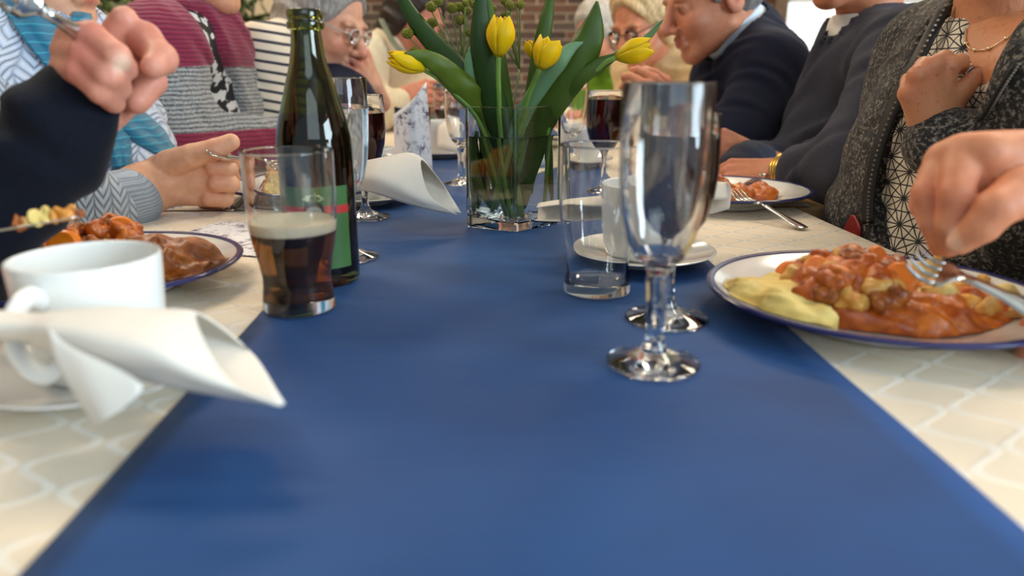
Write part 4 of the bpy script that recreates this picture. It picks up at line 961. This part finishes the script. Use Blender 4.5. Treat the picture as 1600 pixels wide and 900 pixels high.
pr, _, _ = torso(hip, nk, fdir, .0, sl=SL, sr=SRr, belly=.02, dep=1.0)
bpr = list(pr)
hb = lambda x, y, l=0.0: hit(bpr, x, y, l, .5, 1.4)
NV = [cut(cone(hb(1572, 20, .006), hb(1550, 70, .006), .046, .034, .006)), cut(cone(hb(1550, 70, .006), hb(1526, 118, .008), .034, .014, .006))]
wm.wear('blouse', bpr+NV, bl.m, .006, folds(.0016, seed=.3))
pr, _, _ = torso(hip, nk, fdir, .014, sl=SL, sr=SRr, belly=.02, dep=1.0); jpr = list(pr)
hj = lambda x, y, l=0.0: hit(jpr, x, y, l, .5, 1.4)
jk = pr+arm(SRr, P3(1362, 285, 1.06), P3(1352, 345, .98), .006, (.060, .052, .048, .044))
cp = [(1530, 14, .086), (1486, 100, .082), (1440, 200, .064), (1398, 300, .046), (1412, 420, .038)]
for (x, y, r_), (x2, y2, r2_) in zip(cp, cp[1:]): jk.append(cut(cone(hj(x, y, .012), hj(x2, y2, .012), r_, r2_, .006)))
hw = hj(1455, 180); Yh = hw[1]
el_, wr = P3(1625, 340, Yh-.10), P3(1468, 222, Yh-.045)
jk += arm(SL, el_, wr, .004, (.062, .050, .042, .033))
wm.wear('cardigan', jk, tw.m, .0055, folds(.0022, seed=1.4))
pr, sp, L, E, Cn = head(nk+np.array((-.02, -.02, .185)), (-.85, -.5, -.05)); pr.append(cone(nk+np.array((-.005, -.005, -.05)), nk+np.array((-.005, -.005, .14)), .056, .053, .03))
for q in (-1, 1): pr.append(cone(nk+fdir*.050+np.cross(UP, fdir)*.012*q+(0, 0, -.045), nk+np.cross(UP, fdir)*.048*q+(0, 0, .10), .007, .007, .010))
wm.flesh(pr, .004, sp)
fpr, _, _ = torso(hip, nk, fdir, -.006, sl=SL, sr=SRr, belly=.02); nz_ = nk[2]
wm.sets.append(organic(fpr[2:], .006)); chest = fpr[2:]
wm.wear('hair', hairdo(E, Cn, 'bob'), hairmat('grey_hair', (150, 146, 140), (96, 90, 86)), .007)
Hp = lambda x, y, o_: P3(x, y, Yh-.030+o_)
hp = [cone(Hp(1480, 226, -.012), Hp(1458, 184, -.004), .025, .024, .012)]
kx = [(1482, 106, -.012), (1456, 104, -.020), (1433, 118, -.020), (1418, 146, -.014)]
for i, k in enumerate(kx): hp.append(cone(Hp(1452+7*(1.5-i), 182, -.008), Hp(*k), .0142, .0100, .010))
def fin(pts, r, f_=None, k=.0025): return chain([(f_ or P3)(*q) for q in pts], r, k)
hp += fin([kx[0], (1500, 97, .006), (1504, 108, .028)], (.0100, .0090, .0075), Hp)+fin([kx[1], (1476, 92, .004), (1486, 100, .028)], (.0102, .0092, .0078), Hp)
hp += fin([kx[2], (1444, 102, .006), (1458, 106, .03)], (.0100, .0090, .0076), Hp)+fin([kx[3], (1420, 126, .010), (1436, 128, .03)], (.0092, .0082, .007), Hp)
hp += [cone(Hp(1474, 184, -.006), Hp(1496, 150, -.010), .0150, .0120, .010)]+fin([(1496, 150, -.010), (1518, 128, -.004), (1542, 108, .010)], (.0120, .0098, .0074), Hp)
wm.fingers(hp, [(Hp(1535, 110, -.002), .008)], [Hp(*k) for k in kx], .0020, (226, 170, 140), (196, 112, 82))
wm.flesh([cone(Hp(1480, 226, -.012), el_, .024, .034), cone(el_, SL, .035, .04), cone(SL, nk+np.array((0, 0, -.08)), .04, .05), cone(nk+np.array((0, 0, -.08)), np.array(hip), .05, .08)], .009)
wm.legs(hip, (-1, -.1, 0), darktr); wm.done()
# necklace: fine bars and pearls, lying on the chest
ch = [(1509, 44), (1509, 68), (1523, 78), (1545, 76), (1572, 60), (1600, 42)]
NP = [hit(chest, x, y, .004, .5, 1.4) for x, y in ch]
V = [tube(NP, .0008, 6, 5)]; ball = lathe([(0, -.0024), (.0017, -.0017), (.0024, 0), (.0017, .0017), (0, .0024)], 10)
for p in NP[1:5]: V.append((np.array(ball[0])+p, ball[1]))
mesh_obj('necklace', *join(V), M('gold_and_pearl', (230, 200, 160), .25, .7), wm.t)
# zip edge tape and red zip tag
blk = M('black_zip_tape', (18, 18, 20), .5)
def zipline(pts, name):
    P = [hj(x, y, .006) for x, y in pts]; o = mesh_obj(name, *tube(P, .0085, 8, 5, flat=.35), blk, wm.t)
    Q = spline([p-unit(p-CAM)*.0075 for p in P], 9)
    mesh_obj('zip_teeth', *join([box(q-.0011, q+.0011) for q in Q]), M('zip_teeth_metal', (190, 186, 178), .3, 1.0), o, smooth=False)
zipline([(1478, 8), (1440, 80), (1400, 160), (1372, 235), (1358, 300), (1356, 350)], 'zip_tape')
zipline([(1592, 100), (1566, 140), (1545, 175), (1520, 208)], 'zip_tape')
tagm = M('red_leather_tag', (132, 26, 22), .4)
G = [[hj(1331, 336, .012), hj(1336, 336, .012)], [hj(1321, 356, .012), hj(1345, 356, .012)], [hj(1324, 372, .012), hj(1342, 374, .012)]]
solid(mesh_obj('zip_tag', *grid_surf(G, 4), tagm, wm.t), .003)

# ================= right side, nearest: hand above the plate
rn = Person('nearest diner on the right, grey sleeve, fingers above the stew plate', (.80, .42), (222, 150, 118))
hip = (.74, .46, .50); nk = np.array((.76, .44, 1.02)); greyk = knit('grey_blue_knit', (150, 152, 156), (104, 106, 112), .012, .008)
wr = P3(1640, 270, .50); SLn, SRn = nk+np.array((0, -.17, -.06)), nk+np.array((-.0, .17, -.06)); elR = P3(1850, 330, .55); lw = P3(2010, 492, .42); elL = P3(2500, 560, .34)
pr, _, _ = torso(hip, nk, (-1, 0, 0), .012, sl=SLn, sr=SRn, belly=.05)
rn.wear('cardigan', pr+arm(SRn, elR, P3(1720, 290, .51), .008)+arm(SLn, elL, P3(2060, 500, .41), .008), greyk, .008, folds(.004, seed=.8))
hp = [cone(P3(1740, 285, .505), P3(1640, 270, .50), .026, .026, .015), cone(P3(1640, 255, .50), P3(1545, 240, .480), .022, .0135, .012), cone(P3(1640, 265, .50), P3(1505, 240, .492), .022, .0130, .012), cone(P3(1640, 280, .50), P3(1475, 252, .505), .021, .0125, .012), cone(P3(1640, 290, .505), P3(1462, 275, .520), .020, .0115, .012)]
hp += fin([(1475, 252, .505), (1450, 304, .492), (1458, 345, .488), (1470, 386, .492)], (.0125, .0108, .0092, .0074))
hp += fin([(1505, 240, .492), (1494, 304, .470), (1486, 345, .472), (1482, 386, .484)], (.0130, .0112, .0094, .0074))
hp += fin([(1462, 275, .520), (1446, 318, .516), (1456, 352, .516)], (.0115, .0105, .008))
hp += fin([(1545, 240, .480), (1530, 300, .485), (1510, 345, .488), (1495, 380, .490)], (.0130, .0112, .0095, .0075))
hp += fin([(1640, 290, .480), (1598, 300, .460), (1556, 326, .450), (1535, 352, .452), (1500, 379, .462)], (.0190, .0160, .0125, .0110, .0082))
rn.fingers(hp, [(P3(1496, 374, .461), .0095)], [P3(1550, 318, .455), P3(1446, 300, .48), P3(1488, 302, .47)], .0022, (244, 206, 190), (214, 124, 96))
h_, nails_, kn = hand(lw, P3(1620, 474, .43)-lw, (0, -.4, .9), 1, .5, .9); rn.fingers(h_, nails_, kn, .003)
pr, sp, L, E, Cn = head(nk+np.array((-.03, 0, .16)), (-1, 0, -.2)); pr.append(cone(nk+np.array((0, 0, -.05)), nk+np.array((-.01, 0, .1)), .055, .052, .03)); rn.flesh(pr, .006, sp)
rn.wear('hair', hairdo(E, Cn, 'bob'), hairmat('brown_hair', (96, 70, 48), (60, 42, 30)), .009)
rn.flesh([cone(P3(1720, 285, .505), elR, .028, .034), cone(elR, SRn, .035, .04), cone(SRn, nk+np.array((0, 0, -.07)), .04, .05), cone(nk+np.array((0, 0, -.07)), np.array(hip), .05, .08), cone(lw, elL, .026, .034), cone(elL, SLn, .035, .04), cone(SLn, nk+np.array((0, 0, -.07)), .04, .05)], .009)
rn.legs(hip, (-1, 0, 0), darktr); rn.done()
cutlery('fork', P3(1640, 494, .425), P3(1422, 402, .475), (-.2, -.3, .9), 'steel fork held over the near right plate', w=1.15)

# ================= left side, woman in pale cable knit with teal scarf
wl = Person('woman in pale blue cable knit and teal scarf holding a fork, chin just visible', (-.66, .95), (220, 164, 136))
hip, nk = (-.66, 1.14, .50), P3(72, 62, 1.13); f = unit((1, -.25, 0))
SRr = P3(-60, 120, 1.00); SLl = P3(140, 96, 1.30); el_ = P3(10, 392, .90); cu = P3(203, 312, .965)
cable = knit('pale_blue_cable_knit', (206, 216, 232), (132, 146, 172))
pr, _, _ = torso(hip, nk, f, .014, sl=SLl, sr=SRr, belly=.075); lpr = list(pr)
slv = arm(SRr, el_, P3(155, 328, .935), .008, (.064, .056, .050, .040))
wl.wear('jumper', pr+arm(SLl, P3(190, 260, 1.36), P3(250, 290, 1.30), .010)+[cut(ell(nk+np.array((.01, 0, .04)), (.062, .062, .05), None, .01))], cable, .007, folds(.003, seed=.6))
wl.wear('sleeve', slv, knit('grey_blue_cable_sleeve', (176, 186, 198), (112, 122, 138), .019, .0115, (.85, .5, 0)), .006, folds(.002, seed=.2))
wl.wear('cuff', [cone(P3(155, 328, .935), cu, .0445, .0400, .008)], knit('ribbed_cuff', (172, 182, 194), (128, 138, 152), .004, .5, (.3, -.3, .9), dist=.002), .004)
pr, sp, L, E, Cn = head(P3(44, -96, 1.12), (.95, -.25, -.12)); pr.append(cone(nk+np.array((0, 0, -.05)), L(0, -.02, -.05), .054, .056, .03)); pr.append(cone(L(0, .04, -.10), nk+np.array((.02, 0, .0)), .03, .04, .03)); wl.flesh(pr, .004, sp)
wl.wear('hair', hairdo(E, Cn, 'short'), hairmat('grey_hair', (150, 146, 140), (96, 90, 86)), .007)
# fist: wrist, back of the hand, folded fingers, thumb on top
Z3 = lambda x, y, d: P3(x, y, d+.055)
hp = [cone(Z3(150, 325, .88), Z3(225, 298, .93), .033, .032, .02), cone(Z3(222, 296, .93), Z3(258, 282, .95), .032, .031, .015)]
kk = [(318, 244, .945), (334, 262, .935), (338, 287, .935), (328, 310, .942)]
for (x, y, d) in kk: hp.append(cone(Z3(256, 262+(y-243)*.55, .952), Z3(x-4, y, d+.006), .0185, .0112, .011))
tipc = [(368, 256, .975), (366, 278, .975), (356, 299, .975), (344, 316, .975)]
for (x, y, d), (x2, y2, d2) in zip(kk, tipc): hp += fin([(x, y, d), (x+24, y+1, d+.006), (x2-2, y2, d2+.008), (x2-28, y2, d2+.02)], (.0115, .0108, .0098, .0085), Z3)
hp += fin([(264, 258, .940), (300, 244, .926), (336, 233, .926), (361, 222, .932)], (.0200, .0158, .0135, .0112), Z3)
wl.fingers(hp, [], [Z3(*k) for k in kk]+[Z3(335, 229, .925)], .0024)
wl.flesh([cone(Z3(150, 325, .88), el_, .028, .034), cone(el_, SRr, .035, .04), cone(SRr, nk+np.array((0, 0, -.07)), .04, .05), cone(nk+np.array((0, 0, -.07)), np.array(hip), .05, .08)], .009)
wl.legs(hip, (1, 0, 0), darktr); wl.done()
teal = NT('teal_scarf'); wv2 = teal.n('ShaderNodeTexWave', {'Vector': teal.obj(), 'Scale': 28.0, 'Distortion': 3.0, 'Detail': 2.0}, bands_direction='Z').outputs[1]
teal.color(teal.mix(teal.ramp(wv2, .82, 1.0), teal.mix(teal.noise(30), lin((6, 92, 124)), lin((10, 116, 148))), lin((40, 144, 168)))); setp(teal.b, Roughness=.6, Sheen_Weight=.3); teal.bump(wv2, .3, .002)
def band(pts, name='scarf'):
    """scarf end laid over the jumper: (x, y, half width px) along its middle"""
    rows = []
    for i, (x, y, w) in enumerate(pts):
        x0, y0, _ = pts[max(i-1, 0)]; x1, y1, _ = pts[min(i+1, len(pts)-1)]; n = unit((y1-y0, -(x1-x0)))
        rows.append([hit(lpr, x+n[0]*w*q, y+n[1]*w*q, .008+.010*(1-q*q)+.003*math.sin(5*q+i), .5, 1.5) for q in (-1, -.5, 0, .5, 1)])
    return solid(mesh_obj(name, *grid_surf(rows, 5), teal.m, wl.t), .004)
band([(24, -14, 30), (58, 42, 28), (105, 100, 27), (150, 146, 26), (200, 186, 24), (240, 216, 20), (268, 238, 12)])
band([(128, 20, 14), (124, 70, 20), (138, 130, 24), (160, 180, 24), (182, 220, 20), (192, 262, 14)], 'scarf_end')
cutlery('fork', P3(326, 239, .945), P3(440, 262, 1.12), (.1, -.8, .6), 'fork held in the fist resting on the cloth, handle end showing')

# ================= left side, woman in maroon and grey cardigan
wo = Person('woman in maroon and grey knitted cardigan over a black and white top', (-.66, 1.42), (216, 158, 130))
hip, nk = (-.75, 1.58, .50), P3(316, 44, 1.56); SRr = P3(252, 74, 1.38); SLl = P3(350, 86, 1.74); el_ = P3(276, 226, 1.33); wr = P3(432, 219, 1.46)
cd = NT('maroon_grey_block_knit'); z_ = cd.xyz()[2]; nn = cd.noise(260, 3, .7); rib = cd.math('ABSOLUTE', cd.math('SINE', cd.math('ADD', cd.math('MULTIPLY', z_, math.pi/.0075), cd.math('MULTIPLY', cd.noise(30, 2), 3.0))))
mar = cd.mix(cd.math('ADD', cd.math('MULTIPLY', rib, .5), cd.math('MULTIPLY', nn, .5)), lin((92, 20, 44)), lin((150, 38, 74))); gr = cd.mix(cd.ramp(cd.math('ADD', cd.math('MULTIPLY', rib, .35), nn), .45, .95), lin((66, 68, 70)), lin((176, 178, 178)))
zb = cd.math('ADD', z_, cd.math('MULTIPLY', cd.noise(8, 1), .01)); mk = cd.math('MULTIPLY', cd.ramp(zb, .840, .842), cd.math('SUBTRACT', 1.0, cd.ramp(zb, .948, .950)))
cd.color(cd.mix(mk, mar, gr)); setp(cd.b, Roughness=.9, Sheen_Weight=.2); cd.bump(cd.math('ADD', rib, nn), .6, .003)
zebra = NT('black_white_print'); nzb = zebra.noise(45, 2); zebra.color(zebra.mix(zebra.ramp(nzb, .50, .53), lin((22, 22, 26)), lin((214, 214, 212)))); setp(zebra.b, Roughness=.7)
f = unit((1, -.45, 0)); pr, _, _ = torso(hip, nk, f, .0, sl=SLl, sr=SRr, belly=.0); wo.wear('top', pr+[cut(cone(nk+np.array((.05, -.03, .03)), nk+np.array((.085, -.04, -.03)), .04, .01, .01))], zebra.m, .008)
pr, _, _ = torso(hip, nk, f, .014, sl=SLl, sr=SRr, belly=.0); mpr = list(pr)
cp = [(318, 24, .048), (338, 90, .042), (362, 150, .040), (378, 225, .040)]
for (x, y, r_), (x2, y2, r2_) in zip(cp, cp[1:]): pr.append(cut(cone(hit(mpr, x, y, .010, .8, 2), hit(mpr, x2, y2, .010, .8, 2), r_, r2_, .006)))
wo.wear('cardigan', pr+arm(SRr, el_, wr, .008, (.066, .060, .050, .040))+arm(SLl, P3(372, 214, 1.80), P3(430, 214, 1.66), .008), cd.m, .007, folds(.004, seed=1.1))
hc = P3(304, -84, 1.54); pr, sp, L, E, Cn = head(hc, (.95, -.2, -.12)); pr.append(cone(nk+np.array((0, 0, -.05)), L(0, -.02, -.05), .052, .055, .03)); wo.flesh(pr, .0045, sp); wo.wear('hair', hairdo(E, Cn, 'bob'), hairmat('grey_hair', (150, 146, 140), (96, 90, 86)), .008)
h_, nails_, kn = hand(P3(428, 215, 1.45), (.9, .25, -.1), (0, -.4, .9), 1, .5); wo.fingers(h_, nails_, kn, .003)
wo.flesh([cone(wr, P3(428, 215, 1.45), .026), cone(nk+np.array((0, 0, -.06)), np.array(hip), .05, .08), cone(SRr, el_, .04, .035), cone(el_, wr, .034, .026), cone(nk+np.array((0, 0, -.07)), SRr, .05, .04)], .009)
wo.legs(hip, (1, 0, 0), darktr); wo.done()

# ================= left side, striped jumper, grey hair and glasses
st = NT('white_navy_stripes'); z_ = st.xyz(); sph = st.math('ADD', st.math('MULTIPLY', z_[2], 1/.0198), st.math('MULTIPLY', z_[0], 9.0)); fr = st.math('FRACT', st.math('ADD', sph, st.math('MULTIPLY', st.noise(6, 1), .6)))
st.color(st.mix(st.ramp(st.math('ABSOLUTE', st.math('SUBTRACT', fr, .5)), .33, .36), lin((228, 216, 194)), lin((44, 46, 62)))); setp(st.b, Roughness=.8); st.bump(st.noise(300, 2), .3, .001)
ws = Person('grey-haired woman with glasses in a striped jumper lifting a hand to her mouth', (-.62, 1.95), (214, 160, 138))
hip, nk = (-.60, 1.93, .50), P3(478, 66, 1.86); SRr = P3(414, 92, 1.70); SLl = P3(500, 96, 2.05); el_ = P3(436, 226, 1.66); wr = P3(520, 205, 1.78)
pr, _, _ = torso(hip, nk, (1, -.2, 0), .012, sl=SLl, sr=SRr, belly=.02)
ws.wear('jumper', pr+arm(SRr, el_, wr, .008, (.064, .056, .05, .04))+arm(SLl, P3(560, 215, 2.0), P3(580, 150, 1.9), .004), st.m, .008, folds(.0035, seed=2.0))
ws.wear('neck_scarf', [ell(P3(528, 138, 1.80), (.070, .070, .042), None, .03), cone(P3(500, 112, 1.84), P3(560, 175, 1.80), .055, .06, .03)], sweater('navy_neck_scarf', (28, 32, 50)), .007)
hc = P3(506, 36, 1.84); pr, sp, L, E, Cn = head(hc, (.86, -.30, -.34), unit((.35, -.1, .92))); pr.append(cone(nk+np.array((0, 0, -.03)), L(0, -.03, -.05), .052, .054, .03)); ws.flesh(pr, .0038, sp)
ws.wear('hair', hairdo(E, Cn, 'bob'), hairmat('silver_hair', (176, 172, 166), (120, 114, 110)), .006); glasses(L, 1.0, M('light_spectacle_frame', (180, 176, 172), .3, .6), ws.t)
h_, nails_, kn = hand(P3(584, 138, 1.88), P3(562, 92, 1.82)-P3(584, 138, 1.88), (.6, -.7, .3), 1, .7); ws.fingers(h_, nails_, kn, .003)
ws.flesh([cone(P3(584, 138, 1.88), P3(580, 160, 1.9), .025), cone(nk+np.array((0, 0, -.06)), np.array(hip), .05, .08), cone(SRr, el_, .04, .035), cone(el_, wr, .034, .026)], .009); ws.legs(hip, (1, 0, 0), darktr); ws.done()

# ================= left side, far person in cream
wc = Person('dark-haired far person in a cream top with folded hands', (-.50, 2.62), (196, 128, 108))
hip, nk = (-.52, 2.68, .50), P3(620, 72, 2.58); pr, SLl, SRr = torso(hip, nk, (.9, -.4, 0), .010); cr3 = sweater('cream_far_top', (222, 208, 178))
wc.wear('top', pr+arm(SRr, P3(585, 180, 2.4), P3(628, 160, 2.38), .010)+arm(SLl, P3(680, 180, 2.65), P3(655, 160, 2.5), .010), cr3, .009, folds(.004, seed=.1))
hc = P3(648, 32, 2.54); pr, sp, L, E, Cn = head(hc, (.7, -.6, -.4), unit((.3, -.2, .92))); pr.append(cone(nk+np.array((0, 0, -.04)), L(0, -.03, -.05), .05, .052, .03)); wc.flesh(pr, .0045, sp); wc.wear('hair', hairdo(E, Cn, 'bob'), hairmat('dark_brown_hair', (50, 34, 28), (26, 18, 16)), .007)
h_, nails_, kn = hand(P3(628, 150, 2.38), (.5, -.2, .1), (-.3, -.8, .4), 1, .6, 1.05); wc.fingers(h_, nails_, kn, .0035)
h_, nails_, kn = hand(P3(655, 150, 2.48), (-.5, -.3, -.1), (.3, -.8, .4), -1, .6, 1.05); wc.fingers(h_, nails_, kn, .0035); wc.legs(hip, (1, 0, 0), darktr); wc.done()
mesh_obj('shoulder_strap', *tube([P3(596, 30, 2.49), P3(612, 62, 2.43), P3(640, 95, 2.41)], .011, 8, 5, flat=.3), M('grey_green_strap', (112, 116, 96), .7), wc.t)

# ================= left side, nearest: raised fist in a navy sleeve
ln = Person('nearest diner on the left in a navy sleeve raising a fist with cutlery', (-.82, .52), (206, 138, 120))
hip = (-.80, .50, .50); nk = np.array((-.78, .46, 1.02)); nv = sweater('navy_black_sleeve', (14, 17, 27))
SLn, SRn = nk+np.array((.02, .18, -.06)), nk+np.array((.02, -.16, -.06)); el_ = P3(-110, 410, .56); wr = P3(122, 188, .575); kh = P3(-520, 440, .45); elk = P3(-960, 490, .39)
pr, _, _ = torso(hip, nk, (1, 0, 0), .012, sl=SLn, sr=SRn, belly=.05)
ln.wear('jumper', pr+arm(SRn, elk, P3(-570, 446, .445), .006)+arm(SLn, el_, P3(88, 226, .572), .004, (.066, .052, .046, .034))+[cone(P3(88, 226, .572), P3(112, 188, .574), .035, .037, .01), cone(P3(112, 188, .574), P3(122, 172, .575), .037, .034, .01)], nv, .006, folds(.0075, (60, 40, 85), (30, 45, 38), seed=1.9))
hp = [cone(P3(100, 220, .575), P3(132, 165, .578), .024, .025, .015), ell(P3(118, 158, .570), (.022, .018, .017), None, .012), cone(P3(140, 165, .585), P3(222, 135, .60), .022, .014, .012), cone(P3(135, 155, .585), P3(118, 70, .585), .022, .014, .012), cone(P3(150, 140, .590), P3(205, 70, .60), .024, .016, .012)]
hp += fin([(205, 70, .60), (225, 62, .588), (252, 92, .570), (240, 104, .556)], (.0150, .0125, .0110, .0085), k=.004)
hp += fin([(192, 92, .592), (186, 50, .588), (194, 30, .584)], (.0140, .0110, .0095), k=.004)
hp += fin([(112, 58, .580), (142, 56, .552), (182, 88, .540), (198, 108, .552)], (.0105, .0100, .0092, .0078))
hp += fin([(104, 80, .577), (132, 86, .548), (170, 118, .538), (188, 138, .552)], (.0108, .0102, .0094, .008))
hp += fin([(102, 106, .574), (126, 112, .546), (158, 142, .540), (178, 160, .554)], (.0105, .0098, .009, .0078))
hp += fin([(222, 110, .60), (236, 128, .588), (214, 158, .574)], (.012, .0110, .0095))
ln.fingers(hp, [(P3(192, 100, .536), .009)], [P3(142, 56, .545), P3(132, 86, .54), P3(126, 112, .54), P3(225, 62, .575)], .0022, (232, 196, 176), (196, 112, 98))
h_, nails_, kn = hand(kh, P3(-200, 394, .47)-kh, (0, -.4, .9), 1, .5); ln.fingers(h_, nails_, kn, .003)
pr, sp, L, E, Cn = head(nk+np.array((.04, 0, .16)), (1, 0, -.2)); pr.append(cone(nk+np.array((0, 0, -.05)), nk+np.array((.01, 0, .1)), .055, .052, .03)); ln.flesh(pr, .006, sp); ln.wear('hair', hairdo(E, Cn, 'short'), hairmat('brown_hair', (96, 70, 48), (60, 42, 30)), .009)
ln.flesh([cone(P3(108, 215, .575), el_, .026, .034), cone(el_, SLn, .035, .04), cone(SLn, nk+np.array((0, 0, -.07)), .04, .05), cone(nk+np.array((0, 0, -.07)), np.array(hip), .05, .08), cone(kh, elk, .026, .034), cone(elk, SRn, .035, .04), cone(SRn, nk+np.array((0, 0, -.07)), .04, .05)], .009)
ln.legs(hip, (1, 0, 0), darktr); ln.done()
cutlery('fork', P3(165, 78, .562), P3(-8, -30, .50), (0, -1, .3), 'fork held up in the raised fist at top left')
cutlery('knife', P3(-260, 406, .465), P3(132, 338, .50), (0, .2, 1), 'table knife held level over the near left plate with food on it')
fo = thing('food_morsel', 'bits of potato and stew lying on the raised knife blade', 'food', tuple(P3(90, 338, .497)))
for i, (x, y, d, r, m_) in enumerate([(28, 349, .489, .005, meat), (48, 345, .491, .0045, onion), (66, 338, .493, .0068, potato), (84, 340, .495, .006, onion), (100, 335, .497, .0068, sauce_y), (116, 335, .499, .005, meat)]): mesh_obj('piece', *lump(P3(x, y, d), (r*1.4, r, r*.6), 40+i), m_, fo)
